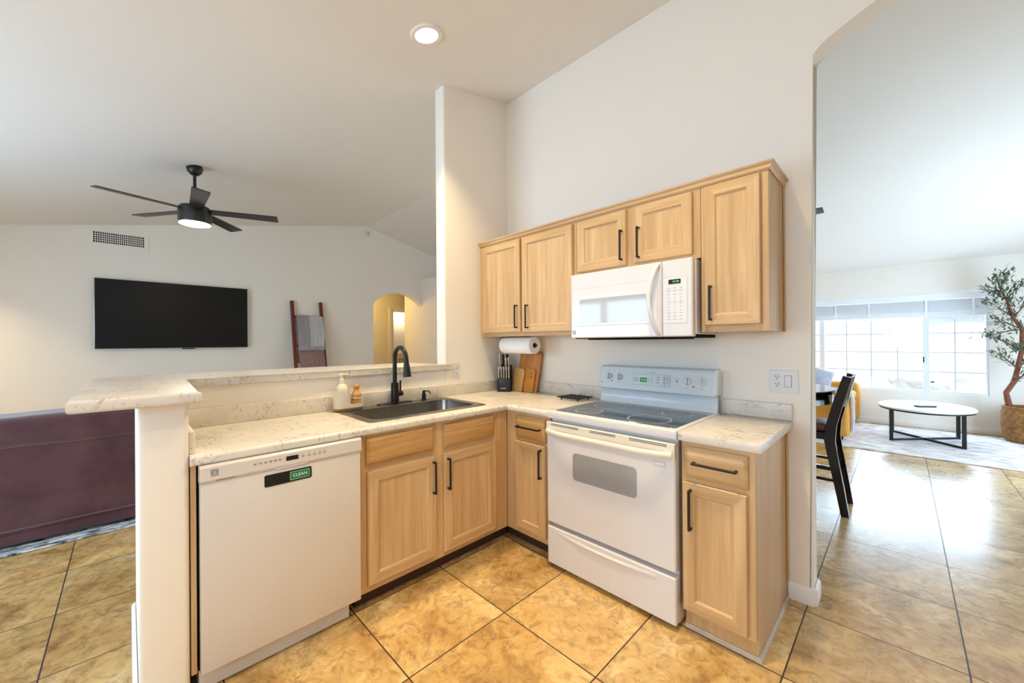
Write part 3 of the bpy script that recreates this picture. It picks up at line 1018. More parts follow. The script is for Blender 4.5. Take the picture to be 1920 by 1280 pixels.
# control strip: slanted front with a lip
prof = [(-0.045, 0.808), (0.004, 0.808), (0.010, 0.818), (0.008, 0.866), (0.002, 0.874), (-0.045, 0.874)]
g.loft([[(-2.236, b, a) for a, b in prof], [(-1.629, b, a) for a, b in prof]])
cp = obj('control_panel', g, M['bisque'], r, 30)
w_ = 0.0098
g = G(DF); rplate(g, -1.951, -1.905, 0.835, 0.853, 0.001, w_ - 0.003, w_ + 0.0008); obj('display', g, M['lcd_off'], cp)
g = G(DF)
for u in (-2.062, -2.044, -2.026, -2.008, -1.991, -1.974):
    g.box((u - 0.005, 0.846, w_ - 0.003), (u + 0.005, 0.8485, w_ + 0.0004)); g.box((u - 0.0035, 0.842, w_ - 0.003), (u + 0.0035, 0.844, w_ + 0.0004))
obj('button_markings', g, M['grey_mark'], cp, 0)
g = G(DF)
for u in (-1.886, -1.862, -1.84, -1.818, -1.797):
    g.box((u - 0.006, 0.842, w_ - 0.003), (u + 0.006, 0.8445, w_ + 0.0004)); g.box((u - 0.002, 0.851, w_ - 0.003), (u + 0.002, 0.8535, w_ + 0.0002)); g.box((u - 0.005, 0.837, w_ - 0.003), (u + 0.005, 0.8385, w_ + 0.0004))
obj('button_markings', g, M['grey_mark'], cp, 0)


def stripe_logo(name, Mx, u, v, s, parent, mat):
    """square badge of level bars broken by a slanted stroke"""
    g = G(Mx)
    for k in range(4):
        b = v + s * (-0.42 + 0.28 * k)
        h = s * 0.17
        g.box((u - s * 0.5, b - h / 2, -0.002), (u - s * 0.02, b + h / 2, 0.0005))
        c = abs(k - 1.5) / 1.5
        g.prism([(u - s * 0.02 + s * 0.20 * (1 - c), b - h / 2), (u + s * 0.5, b - h / 2), (u + s * 0.5, b + h / 2), (u - s * 0.02 + s * 0.20 * (1 - c), b + h / 2)], -0.002, 0.0005, 'XY')
    return obj(name, g, mat, parent, 0)


stripe_logo('badge', FX(DX + 0.0096), -2.192, 0.8445, 0.024, cp, M['grey_mark'])
g = G(DF); g.box((-2.188, 0.8125, 0.0), (-2.127, 0.8155, 0.0078)); obj('vent_slot', g, M['dark_gap'], cp, 0)
g = G(DF); g.box((-1.99, 0.8065, 0.0004), (-1.866, 0.811, 0.0072), 0.001, 1); obj('handle_pocket', g, M['grey_knob'], r)
g = G(); g.box((0.50, -2.236, 0.006), (0.598, -1.668, 0.096), 0.002, 1); obj('kick_plate', g, M['bisque'], r)

g = G(DF); rplate(g, -2.029, -1.850, 0.7405, 0.7895, 0.006, 0.0002, 0.003, 0.001)
r = tag(obj('dishwasher_magnet', g, M['black']), 'black slider magnet with a green CLEAN sign on the dishwasher door', 'magnet')
ORG[r.name] = r.location.copy()
g = G(DF); rplate(g, -1.937, -1.857, 0.7465, 0.7845, 0.001, 0.003, 0.0042); pl = obj('sign_plate', g, M['green'], r)
g = G(DF)
for a, b in (((-1.934, 0.7493), (-1.860, 0.7502)), ((-1.934, 0.7808), (-1.860, 0.7817)), ((-1.934, 0.7493), (-1.9332, 0.7817)), ((-1.8608, 0.7493), (-1.860, 0.7817))):
    g.box((a[0], a[1], 0.0042), (b[0], b[1], 0.0044))
obj('sign_border', g, M['white_ink'], r, 0)
text_part('lettering', 'CLEAN', 0.0185, M['white_ink'], DF @ Matrix.Translation((-1.897, 0.7655, 0.0046)), r)

# ------------------------------------------------------------------ range
RX0, RX1 = 1.003, 1.762
r = thing('kitchen_range', 'white electric range with black glass cooktop between the base cabinets', 'range', (1.38, -0.33, 0))
g = G(); g.box((RX0 + 0.004, -0.615, 0.02), (RX1 - 0.004, -0.045, 0.872), 0.003, 1)
for x in (RX0 + 0.06, RX1 - 0.06):
    for y in (-0.57, -0.1):
        g.lathe([(0.018, 0.0), (0.018, 0.02)], (x, y, 0), 12)
obj('body', g, M['white'], r)
OF = FY(-0.617)
g = G(OF); rplate(g, RX0 + 0.001, RX1 - 0.001, 0.027, 0.246, 0.008, 0.0, 0.046, 0.006); dr = obj('drawer', g, M['white'], r)
g = G(FY(-0.663))
prof = [(-0.002, 0.205), (0.006, 0.212), (0.008, 0.220), (0.003, 0.228), (-0.002, 0.229)]
us = [RX0 + 0.09 + (RX1 - RX0 - 0.18) * k / 16 for k in range(17)]
g.loft([[(u, b - 0.012 * (1 - (2 * k / 16 - 1) ** 2), a * min(1, 0.15 + 3 * min(k, 16 - k) / 16)) for a, b in prof] for k, u in enumerate(us)])
obj('drawer_grip', g, M['white'], dr, 40)
g = G(OF); rplate(g, RX0 + 0.001, RX1 - 0.001, 0.268, 0.858, 0.006, 0.001, 0.044, 0.006); od = obj('oven_door', g, M['white'], r)
O2 = FY(-0.661)
g = G(O2); rplate(g, 1.190, 1.574, 0.556, 0.708, 0.022, -0.002, 0.0008); obj('oven_window', g, M['oven_glass'], od, label='grey oven window')
g = G(O2); rplate(g, 1.661, 1.717, 0.745, 0.764, 0.002, -0.002, 0.0012); obj('badge', g, M['panel_line'], od)
g = G(O2); rplate(g, 1.663, 1.715, 0.747, 0.762, 0.002, 0.0, 0.0018); obj('badge_face', g, M['white'], od)
# upper strip of the door with vent slots and curved handle
g = G(O2); rplate(g, RX0 + 0.001, RX1 - 0.001, 0.781, 0.858, 0.004, -0.01, 0.006, 0.003); st = obj('door_trim', g, M['cream_plastic'], od)
g = G(O2)
for a, b in ((1.040, 1.232), (1.308, 1.462), (1.538, 1.726)):
    g.box((a, 0.8405, 0.004), (b, 0.8435, 0.0064)); g.box((a, 0.8480, 0.004), (b, 0.8510, 0.0064))
obj('vent_slots', g, M['dark_gap'], st, 0)
g = G(O2)
pts, k_ = [], 20
for k in range(k_ + 1):
    s = k / k_
    pts.append((1.013 + 0.735 * s, 0.805, 0.008 + 0.036 * min(1, 6 * min(s, 1 - s)) ** 0.7))
g.sweep(pts, [(0.012 * cos(2 * pi * k / 12), 0.016 * sin(2 * pi * k / 12)) for k in range(12)], (0, 1, 0))
obj('handle', g, M['cream_plastic'], od, 50)
# cooktop
g = G(); g.box((RX0 - 0.003, -0.655, 0.876), (RX1 + 0.003, -0.05, 0.918), 0.006, 3); ct = obj('cooktop', g, M['white'], r)
g = G(); rplate(g, 1.022, 1.742, -0.612, -0.150, 0.025, 0.916, 0.9195, 0.001); gl = obj('cooktop_glass', g, M['ceran'], ct, label='dark grey glass cooking surface')


def ringmesh(g, x, y, r0, r1, z):
    n = 48
    a = g.ring([(x + r0 * cos(2 * pi * k / n), y + r0 * sin(2 * pi * k / n), z) for k in range(n)])
    b = g.ring([(x + r1 * cos(2 * pi * k / n), y + r1 * sin(2 * pi * k / n), z) for k in range(n)])
    g.bridge(a, b)


for x, y, q in ((1.19, -0.495, 0.082), (1.19, -0.262, 0.098), (1.555, -0.485, 0.112), (1.605, -0.248, 0.085)):
    g = G(); ringmesh(g, x, y, q - 0.008, q, 0.91985); obj('burner_ring', g, M['ring'], ct, 0)
# backguard
BT = frame((0, -0.106, 1.012), (1, 0, 0), (0, 0.03, 0.150))
g = G()
prof = [(-0.045, 0.9185), (-0.085, 0.9185), (-0.072, 0.955), (-0.070, 0.995), (-0.074, 1.012), (-0.045, 1.012)]
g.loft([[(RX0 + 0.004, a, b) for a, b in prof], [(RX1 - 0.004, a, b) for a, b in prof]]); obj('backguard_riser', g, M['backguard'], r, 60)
g = G()
outl = rrect(RX0 - 0.001, RX1 + 0.003, 1.008, 1.163, 0.022, 6)
def tilt(v): return -0.106 + 0.030 * (v - 1.012) / 0.15
inn = rrect(RX0 + 0.008, RX1 - 0.006, 1.016, 1.155, 0.018, 6)
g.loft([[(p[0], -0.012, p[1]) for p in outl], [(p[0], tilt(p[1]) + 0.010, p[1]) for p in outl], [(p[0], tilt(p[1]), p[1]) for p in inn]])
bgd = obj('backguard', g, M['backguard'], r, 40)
L = lambda z: (z - 1.012) / 0.9806     # height on the sloping face
g = G(BT); rplate(g, 1.252, 1.500, L(1.048), L(1.118), 0.008, -0.002, 0.0012)
obj('clock_surround', g, M['panel_line'], bgd)
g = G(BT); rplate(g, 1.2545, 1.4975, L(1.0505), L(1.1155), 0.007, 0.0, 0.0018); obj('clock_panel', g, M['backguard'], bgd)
g = G(BT); rplate(g, 1.307, 1.353, L(1.068), L(1.095), 0.001, 0.001, 0.0026); ds = obj('display', g, M['lcd_green'], bgd)
text_part('digits', '10:49', 0.016, M['lcd_digit'], BT @ Matrix.Translation((1.330, L(1.081), 0.0030)), bgd)


def knob(x, z, q, dial=None):
    kx = BT @ Matrix.Translation((x, L(z), 0))
    if dial:
        g = G(kx); g.lathe([(dial, -0.001), (dial, 0.0022), (dial - 0.003, 0.003)], (0, 0, 0), 28); obj('knob_dial', g, M['white_plastic'], bgd)
    g = G(kx); g.lathe([(q, 0.002), (q, 0.010), (q * 0.94, 0.012)], (0, 0, 0), 28)
    g.box((-0.0045, -q * 0.95, 0.010), (0.0045, q * 0.95, 0.024), 0.002, 2)
    k = obj('knob', g, M['grey_knob'], bgd)
    g = G(kx); g.box((-0.002, q + 0.010, -0.001), (0.002, q + 0.014, 0.0005)); obj('tick_mark', g, M['grey_mark'], bgd, 0)
    g = G(kx); g.box((-0.008, -q - 0.014, -0.001), (0.008, -q - 0.0115, 0.0005)); obj('caption_mark', g, M['grey_mark'], bgd, 0)


knob(1.081, 1.090, 0.021); knob(1.158, 1.090, 0.021); knob(1.466, 1.084, 0.024, 0.030); knob(1.602, 1.087, 0.024, 0.031); knob(1.684, 1.087, 0.024, 0.031)
for x, z in ((1.106, 1.062), (1.541, 1.084), (1.637, 1.060)):
    g = G(BT); g.lathe([(0.0045, -0.001), (0.0045, 0.0012)], (x, L(z), 0), 12); obj('indicator_light', g, M['black'], bgd)
g = G(BT)
for x in (1.270, 1.288):
    for z in (1.074, 1.088):
        g.box((x - 0.006, L(z) - 0.003, 0.001), (x + 0.006, L(z) + 0.003, 0.0022))
obj('button_markings', g, M['grey_mark'], bgd, 0)
g = G(BT)
for x in (1.368, 1.388):
    for z in (1.066, 1.079, 1.092):
        g.box((x - 0.004, L(z) - 0.002, 0.001), (x + 0.004, L(z) + 0.002, 0.0022))
obj('button_markings', g, M['grey_mark'], bgd, 0)
g = G(BT)
for x, z in ((1.425, 1.102), (1.425, 1.087), (1.420, 1.068)):
    g.box((x - 0.009, L(z) - 0.002, 0.001), (x + 0.009, L(z) + 0.002, 0.0022))
obj('button_markings', g, M['grey_mark'], bgd, 0)
g = G(BT)
for k in range(9):
    a = radians(60 - 30 * k)
    g.box((1.466 + 0.035 * cos(a) - 0.002, L(1.084) + 0.035 * sin(a) - 0.002, 0.0), (1.466 + 0.035 * cos(a) + 0.002, L(1.084) + 0.035 * sin(a) + 0.002, 0.0022))
obj('button_markings', g, M['grey_mark'], bgd, 0)
g = G(BT); g.box((1.370, L(1.127), -0.001), (1.404, L(1.1295), 0.0006)); obj('emblem', g, M['grey_mark'], bgd, 0)
g = G(BT); g.box((1.528, L(1.096), -0.001), (1.554, L(1.098), 0.0006)); obj('caption_mark', g, M['grey_mark'], bgd, 0)
g = G(BT); ringmesh(g, 1.032, L(1.049), 0.004, 0.0065, 0.0006); obj('round_emblem', g, M['grey_mark'], bgd, 0)
g = G(BT); g.box((1.208, L(1.082), -0.001), (1.218, L(1.102), 0.0005)); obj('oven_light_switch', g, M['grey_knob'], bgd, 0)

# ------------------------------------------------------------------ microwave
MX0, MX1, MZ0, MZ1 = 0.993, 1.748, 1.350, 1.752
r = thing('microwave', 'white over-the-range microwave mounted under the short wall cabinet', 'microwave', (1.37, -0.2, MZ0))
g = G(); g.box((MX0 + 0.002, -0.360, MZ0 + 0.012), (MX1 + 0.004, -0.012, MZ1 - 0.003), 0.003, 1); obj('body', g, M['white'], r)
MF = FY(-0.361)
g = G(MF); rplate(g, MX0, 1.5895, MZ0, MZ1, 0.005, 0.0, 0.039, 0.006); md = obj('door', g, M['white'], r)
g = G(MF); rplate(g, 1.592, MX1, MZ0, MZ1, 0.005, 0.0, 0.039, 0.006); mp = obj('control_panel', g, M['white'], r)
M2 = FY(-0.400)
g = G(M2); rplate(g, 1.009, 1.531, 1.424, 1.658, 0.006, -0.003, 0.0008); obj('window_surround', g, M['panel_line'], md)
g = G(M2); rplate(g, 1.0105, 1.5295, 1.4255, 1.6565, 0.005, -0.002, 0.0014); obj('window_frame', g, M['white'], md)
g = G(M2); rplate(g, 1.062, 1.503, 1.440, 1.590, 0.010, 0.0, 0.0022); obj('window', g, M['mw_glass'], md, label='reflective pale grey window')
g = G(M2)
pts = []
for k in range(19):
    s = k / 18
    pts.append((1.572 - 0.032 * sin(pi * s), 1.362 + 0.378 * s, 0.004 + 0.045 * sin(pi * s) ** 0.6))
g.sweep(pts, [(0.012 * cos(2 * pi * k / 10), 0.008 * sin(2 * pi * k / 10)) for k in range(10)], (0, 0, 1)); obj('handle', g, M['white'], md, 50)
stripe_logo('badge', FY(-0.4005), 1.019, 1.385, 0.024, md, M['grey_mark'])
g = G(M2); rplate(g, 1.5965, 1.722, 1.420, 1.660, 0.003, -0.002, 0.0006); obj('keypad_outline', g, M['panel_line'], mp)
g = G(M2); rplate(g, 1.5975, 1.721, 1.421, 1.659, 0.003, -0.001, 0.0011); obj('keypad', g, M['white_plastic'], mp)
g = G(M2); rplate(g, 1.627, 1.690, 1.625, 1.649, 0.001, 0.0, 0.002); obj('display', g, M['lcd_off'], mp)
text_part('digits', '10:48', 0.017, M['lcd_digit'], M2 @ Matrix.Translation((1.664, 1.637, 0.0024)), mp)
g = G(M2)
for i in range(3):
    u = 1.628 + 0.031 * i
    for j in range(11):
        v = 1.604 - 0.0163 * j
        w = (0.007, 0.0022) if j in (0, 1, 2, 8, 9, 10) else (0.0022, 0.0035)
        g.box((u - w[0], v - w[1] / 2, 0.0008), (u + w[0], v + w[1] / 2, 0.0016))
g.box((1.612, 1.593, 0.0008), (1.706, 1.5938, 0.0016)); g.box((1.612, 1.530, 0.0008), (1.706, 1.5308, 0.0016))
obj('button_markings', g, M['grey_mark'], mp, 0)
g = G(); g.box((MX0 + 0.02, -0.385, MZ0 - 0.006), (MX1 - 0.01, -0.03, MZ0 + 0.012), 0.004, 1); g.box((MX0 + 0.1, -0.36, MZ0 - 0.012), (MX1 - 0.1, -0.1, MZ0 - 0.005), 0.003, 1); obj('underside', g, M['dark_gap'], r, label='dark vented underside')

# ------------------------------------------------------------------ paper towel, knife block, boards, trivet
PY, PZ, PR = -0.19, 1.301, 0.067
r = thing('paper_towel_holder', 'black paper towel holder fixed beneath the corner wall cabinet', 'holder', (0.33, PY, 1.371))
g = G(); g.box((0.145, PY - 0.02, 1.3685), (0.42, PY + 0.02, 1.3715), 0.001, 1); g.box((0.138, PY - 0.014, PZ - 0.014), (0.146, PY + 0.014, 1.3715), 0.003, 1); obj('bracket', g, M['black'], r)
g = G(); g.lathe([(0.007, 0.146), (0.007, 0.492), (0.013, 0.494), (0.015, 0.502), (0.010, 0.508)], (0, PY, PZ), 16, 0, 'X'); obj('rod', g, M['black'], r)
g = G()
prof = [(0.020, 0.156), (PR - 0.002, 0.156), (PR, 0.159), (PR, 0.487), (PR - 0.002, 0.490), (0.020, 0.490)]
n = 40
rs = []
for q, h in prof + [prof[0]]:
    rs.append([(h, PY + q * cos(2 * pi * k / n), PZ + q * sin(2 * pi * k / n)) for k in range(n)])
g.loft(rs, cap0=False, cap1=False)
pr = tag(obj('paper_towel_roll', g, M['paper'], None, 40), 'white paper towel roll hanging under the corner wall cabinet', 'paper towel')
ORG[pr.name] = pr.location.copy()
g = G()
rs = [[(h, PY + q * cos(2 * pi * k / n), PZ + q * sin(2 * pi * k / n)) for k in range(n)] for q, h in ((0.0205, 0.158), (0.0205, 0.4885), (0.017, 0.4885), (0.017, 0.158), (0.0205, 0.158))]
g.loft(rs, cap0=False, cap1=False); obj('core', g, M['black'], pr, label='dark hollow core')

# knife block turned to face the room
KB = Matrix.Translation((0.113, -0.150, ZC + 0.0006)) @ Matrix.Rotation(radians(38), 4, 'Z')
r = thing('knife_block', 'dark navy knife block full of steel-handled knives in the corner', 'knife block', KB.translation)
g = G(KB)
hw_ = 0.056
g.loft([[(x, y, z) for y, z in ((-0.075, 0), (-0.080, 0.108), (-0.035, 0.118), (0.005, 0.222), (0.062, 0.205), (0.070, 0))] for x in (-hw_, hw_)])
bmesh.ops.bevel(g.bm, geom=list(g.bm.edges), offset=0.004, segments=2, profile=0.5, affect='EDGES')
kb = obj('block', g, M['navy'], r, 40)
g = G(KB)
for k in range(10):
    g.box((-0.026 + 0.0048 * k, -0.0795, 0.027), (-0.0225 + 0.0048 * k, -0.0765, 0.031 + 0.001 * (k % 2)))
obj('emblem', g, M['steel_knife'], r, 0)


def knife(label, base, tilt_, length, w, d, group, mat2):
    o = KB @ Vector(base)
    r = thing('knife', label, 'knife', o, group)
    Kx = KB @ Matrix.Translation(base) @ Matrix.Rotation(tilt_, 4, 'X')
    g = G(Kx)
    ps = [(0, 0, 0.002), (0, 0, length * 0.3), (0, 0.001, length * 0.75), (0, 0.002, length - 0.006), (0, 0.002, length)]
    g.sweep(ps, [(w * cos(2 * pi * k / 10), d * sin(2 * pi * k / 10)) for k in range(10)], (0, 1, 0), 0, [0.9, 0.85, 1.0, 1.05, 0.7])
    obj('handle', g, mat2, r, 50)
    g = G(Kx); g.box((-w * 0.3, -d * 0.8, -0.012), (w * 0.3, d * 0.8, 0.003)); obj('blade', g, M['steel_knife'], r, 0)


SL = ['leftmost steel-handled steak knife in the low front row of the block', 'second steak knife from the left in the low front row of the block', 'middle steak knife in the low front row of the block',
      'second steak knife from the right in the low front row of the block', 'rightmost steak knife in the low front row of the block']
for k in range(5):
    knife(SL[k], (-0.042 + 0.021 * k, -0.058, 0.1135), radians(6), 0.098, 0.0072, 0.009, 'steak knives in the front row of the block', M['steel_knife'])
UPK = [('tall steel-handled chef knife at the top left of the block', (-0.038, -0.012, 0.195), 0.125, 'steel_knife'), ('black-handled knife in the middle of the block top', (-0.010, -0.012, 0.195), 0.118, 'black'),
       ('steel-handled carving knife just right of the black-handled one', (0.014, -0.020, 0.172), 0.112, 'steel_knife'), ('steel-handled bread knife at the top right of the block', (0.038, -0.016, 0.182), 0.108, 'steel_knife'),
       ('black kitchen scissors handle at the back of the knife block', (0.020, 0.026, 0.217), 0.095, 'black'), ('small steel-handled knife at the back left of the block', (-0.022, 0.026, 0.217), 0.102, 'steel_knife')]
for lb, ps, ln, mk in UPK:
    knife(lb, ps, radians(12), ln, 0.0105, 0.013, 'large knives in the top of the block', M[mk])


def board(label, u0, u1, h, y0, y1, tilt_, mat, th, rad, hole=None):
    # leans back from y0 at the foot to y1 at the top
    lean = math.atan2(y1 - y0, h)
    Bx = Matrix.Translation((u0, y0, ZC + 0.0008)) @ Matrix.Rotation(-lean, 4, 'X') @ Matrix.Rotation(tilt_, 4, 'Y') @ frame((0, 0, 0), (1, 0, 0), (0, 0, 1))
    g = G(Bx)
    w = u1 - u0
    base = rrect(0, w, 0.0, h, rad, 6)
    e = 0.003
    inner = rrect(e, w - e, e, h - e, rad - e, 6)
    g.loft([[(p[0], p[1], 0) for p in inner], [(p[0], p[1], e) for p in base], [(p[0], p[1], th - e) for p in base], [(p[0], p[1], th) for p in inner]])
    return tag(obj('cutting_board', g, mat, None, 40), label, 'cutting board', 'wooden cutting boards leaning on the wall'), Bx


board('largest bamboo cutting board, leaning on the wall behind the two small ones', 0.165, 0.402, 0.352, -0.066, -0.012, radians(5), M['board1'], 0.017, 0.03)
o, Bx = board('small amber cutting board, front right of the large board', 0.262, 0.378, 0.198, -0.087, -0.0565, radians(3.5), M['board3'], 0.012, 0.022)
ORG[o.name] = o.location.copy()
g = G(Bx)
for v in (0.13, 0.155):
    rplate(g, 0.066, 0.086, v, v + 0.007, 0.002, 0.0118, 0.0125)
obj('brand_mark', g, M['kick'], o, 0)
board('small pale cutting board, front left of the large board', 0.152, 0.270, 0.200, -0.104, -0.073, radians(4.5), M['board2'], 0.012, 0.024)

TXc, TYc = 0.835, -0.150
r = thing('trivet', 'black slatted metal trivet on the worktop beside the range', 'trivet', (TXc, TYc, ZC + 0.0005))
g = G()
for k in range(7):
    x = TXc - 0.087 + 0.029 * k
    g.box((x - 0.006, TYc - 0.092, 0.930), (x + 0.006, TYc + 0.092, 0.936), 0.002, 1)
obj('slats', g, M['black'], r)
g = G()
for y in (TYc - 0.062, TYc + 0.062):
    g.box((TXc - 0.094, y - 0.005, 0.9245), (TXc + 0.094, y + 0.005, 0.930), 0.001, 1)
obj('crossbars', g, M['black'], r)
for x in (TXc - 0.07, TXc + 0.07):
    for y in (TYc - 0.062, TYc + 0.062):
        g = G(); g.lathe([(0.0055, ZC + 0.0005), (0.0065, ZC + 0.004), (0.005, 0.925)], (x, y, 0), 12); obj('foot', g, M['black'], r)

# ------------------------------------------------------------------ outlets
def outlet_face(root, Mx, u, v):
    g = G(Mx); g.lathe([(0.0165, 0.004), (0.0165, 0.0062), (0.0155, 0.0068)], (u, v, 0), 24); s = obj('socket', g, M['white_plastic'], root)
    g = G(Mx)
    for du in (-0.006, 0.006):
        g.box((u + du - 0.0012, v - 0.001, 0.0062), (u + du + 0.0012, v + 0.008, 0.0072))
    g.lathe([(0.0028, 0.0062), (0.0028, 0.0072)], (u, v - 0.008, 0), 10)
    obj('socket_slots', g, M['dark_gap'], s, 0)


WF = FY(0.0)
r = thing('wall_outlet', 'double outlet and rocker switch plate on the wall right of the range', 'outlet', (2.056, -0.002, 1.053))
g = G(WF); rplate(g, 1.993, 2.120, 1.053, 1.172, 0.004, 0.0004, 0.005, 0.002); obj('plate', g, M['white_plastic'], r)
outlet_face(r, WF, 2.027, 1.135); outlet_face(r, WF, 2.027, 1.096)
g = G(WF); rplate(g, 2.060, 2.092, 1.084, 1.146, 0.002, 0.004, 0.0062); sw = obj('switch_frame', g, M['panel_line'], r)
g = G(WF); rplate(g, 2.063, 2.089, 1.087, 1.143, 0.002, 0.006, 0.0095, 0.001); obj('rocker', g, M['white_plastic'], sw)
XF = FX(0.0)
r = thing('wall_outlet', 'single white outlet plate on the sink wall beside the bar end', 'outlet', (0.002, -0.578, 1.052))
g = G(XF); rplate(g, -0.612, -0.545, 1.052, 1.168, 0.004, 0.0004, 0.005, 0.002); obj('plate', g, M['white_plastic'], r)
outlet_face(r, XF, -0.5785, 1.13); outlet_face(r, XF, -0.5785, 1.09)

# ------------------------------------------------------------------ lamps in the ceiling
slope = math.atan(0.2)


def downlight(label, x, y, group='kitchen ceiling downlights'):
    z = ceil_z(y)
    o = thing('recessed_downlight', label, 'ceiling light', (x, y, z - 0.002), group)
    Mx = Matrix.Translation((x, y, z - 0.0008)) @ Matrix.Rotation(slope, 4, 'X')
    g = G(Mx)
    n = 40
    rs = [[(q * cos(2 * pi * k / n), q * sin(2 * pi * k / n), h) for k in range(n)] for q, h in ((0.100, 0), (0.100, -0.004), (0.094, -0.009), (0.072, -0.009), (0.070, -0.005), (0.070, 0))]
    g.loft(rs, cap0=False, cap1=False); obj('trim_ring', g, M['trim'], o)
    g = G(Mx); g.lathe([(0.070, -0.0005), (0.070, -0.0055), (0.05, -0.0065)], (0, 0, 0), 36); obj('lens', g, M['can_lens'], o, label='glowing white lens')
    lamp('lamp_light', (0, 0, -0.022), DOWN_E, DOWN_C, 0.13, o, 'AREA', (0, 0, 0), radians(100))


downlight('round recessed downlight in the sloping kitchen ceiling', 0.425, -1.10)
downlight('added unseen recessed downlight in the kitchen ceiling in front of the range', 1.75, -1.15)  # extra lamp out of view, added to warm the floor
downlight('added unseen recessed downlight in the kitchen ceiling above the middle of the floor', 2.15, -2.85)  # another added lamp out of view, placed for the floor light
downlight('added unseen recessed downlight in the living room ceiling left of the television', -4.2, -3.95, None)  # added out of view for the warm cast on the far wall


def ceiling_fan(label, x, y, z_ceil, zb, rot, lit):
    o = thing('ceiling_fan', label, 'ceiling fan', (x, y, z_ceil))
    g = G(); g.lathe([(0.060, z_ceil + 0.012), (0.066, z_ceil - 0.02), (0.058, z_ceil - 0.05), (0.035, z_ceil - 0.078), (0.022, z_ceil - 0.084)], (x, y, 0), 28); obj('canopy', g, M['black_metal'], o)
    g = G(); g.lathe([(0.0135, z_ceil - 0.08), (0.0135, zb + 0.05)], (x, y, 0), 16); obj('downrod', g, M['black_metal'], o)
    g = G(); g.lathe([(0.03, zb + 0.075), (0.05, zb + 0.06), (0.118, zb + 0.045), (0.132, zb + 0.02), (0.132, zb - 0.03), (0.130, zb - 0.105), (0.126, zb - 0.118)], (x, y, 0), 40); mt = obj('motor_housing', g, M['fan_dark'], o)
    g = G(); g.lathe([(0.124, zb - 0.110), (0.124, zb - 0.124), (0.10, zb - 0.132), (0.05, zb - 0.136)], (x, y, 0), 40); obj('light_lens', g, M['fan_lens'] if lit else M['white_plastic'], o, label='round glowing lens')
    for k in range(5):
        Mx = Matrix.Translation((x, y, zb + 0.01)) @ Matrix.Rotation(rot + 2 * pi * k / 5, 4, 'Z') @ Matrix.Rotation(radians(-9), 4, 'X')
        g = G(Mx)
        g.loft([[(q, w, z) for w, z in ((-hw, -0.004), (hw, -0.004), (hw, 0.004), (-hw, 0.004))] for q, hw in ((0.10, 0.05), (0.16, 0.052), (0.45, 0.060), (0.68, 0.066), (0.70, 0.060))])
        obj('blade', g, M['fan_dark'], o, 30)
    if lit:
        lamp('fan_light', (0, 0, zb - 0.15 - z_ceil), FAN_E, FAN_C, 0.2, o)


ceiling_fan('black five-blade ceiling fan with a lit round lens in the living room', -2.39, -1.95, ceil_z(-1.95), 2.63, radians(-2), True)
ceiling_fan('dark ceiling fan beyond the archway, only a blade tip showing', 1.25, 2.50, ceil_z(2.50), 2.61, radians(0), False)

# ------------------------------------------------------------------ living room
TVX = -5.0
r = thing('television', 'large flat black television on the living room wall', 'television', (-4.97, -1.9, 1.27))
g = G(); g.box((-4.995, -2.3, 1.5), (-4.965, -1.5, 2.0)); obj('wall_bracket', g, M['black'], r, 0)
g = G(); g.box((-4.966, -2.735, 1.276), (-4.925, -1.052, 2.214), 0.004, 2); obj('casing', g, M['silver'], r)
g = G(); g.box((-4.926, -2.730, 1.281), (-4.9225, -1.057, 2.209)); obj('screen', g, M['tv'], r, 0, label='switched off black screen')
g = G(); g.box((-4.945, -1.86, 1.262), (-4.924, -1.71, 1.2775), 0.003, 1); obj('sensor_bar', g, M['black'], r)

r = thing('air_vent', 'white return air grille high on the wall above the television', 'vent', (-4.99, -2.5, 2.66))
VF = FX(-5.0)
g = G(VF)
vy0, vy1, vz0, vz1 = -2.79, -2.205, 2.640, 2.880
iy0, iy1, iz0, iz1 = -2.742, -2.255, 2.690, 2.832
for a in ((vy0, vz0, vy1, iz0), (vy0, iz1, vy1, vz1), (vy0, iz0, iy0, iz1), (iy1, iz0, vy1, iz1)):
    g.box((a[0], a[1], 0.0005), (a[2], a[3], 0.008))
obj('vent_frame', g, M['wall'], r, 0)
g = G(VF); g.box((iy0, iz0, 0.0005), (iy1, iz1, 0.0015)); obj('backing', g, M['dark_gap'], r, 0)
g = G(VF)
for k in range(1, 24):
    u = iy0 + (iy1 - iy0) * k / 24
    g.box((u - 0.0038, iz0, 0.0016), (u + 0.0038, iz1, 0.007))
for k in range(1, 5):
    v = iz0 + (iz1 - iz0) * k / 5
    g.box((iy0, v - 0.0035, 0.0018), (iy1, v + 0.0035, 0.0068))
obj('grille', g, M['vent'], r, 0)

r = thing('smoke_detector', 'round white smoke detector high on the living room wall', 'smoke detector', (-4.99, 0.968, 3.45))
SF = FX(-5.0) @ Matrix.Translation((0.968, 3.502, 0))
g = G(SF); g.lathe([(0.062, 0.0005), (0.062, 0.018), (0.052, 0.032), (0.02, 0.036)], (0, 0, 0), 30); obj('cover', g, M['white_plastic'], r)
g = G(SF); g.lathe([(0.010, 0.034), (0.010, 0.038)], (0.0, -0.018, 0), 14); g.lathe([(0.012, 0.034), (0.012, 0.0375)], (0.012, 0.012, 0), 14); obj('sensor', g, M['grey_mark'], r)

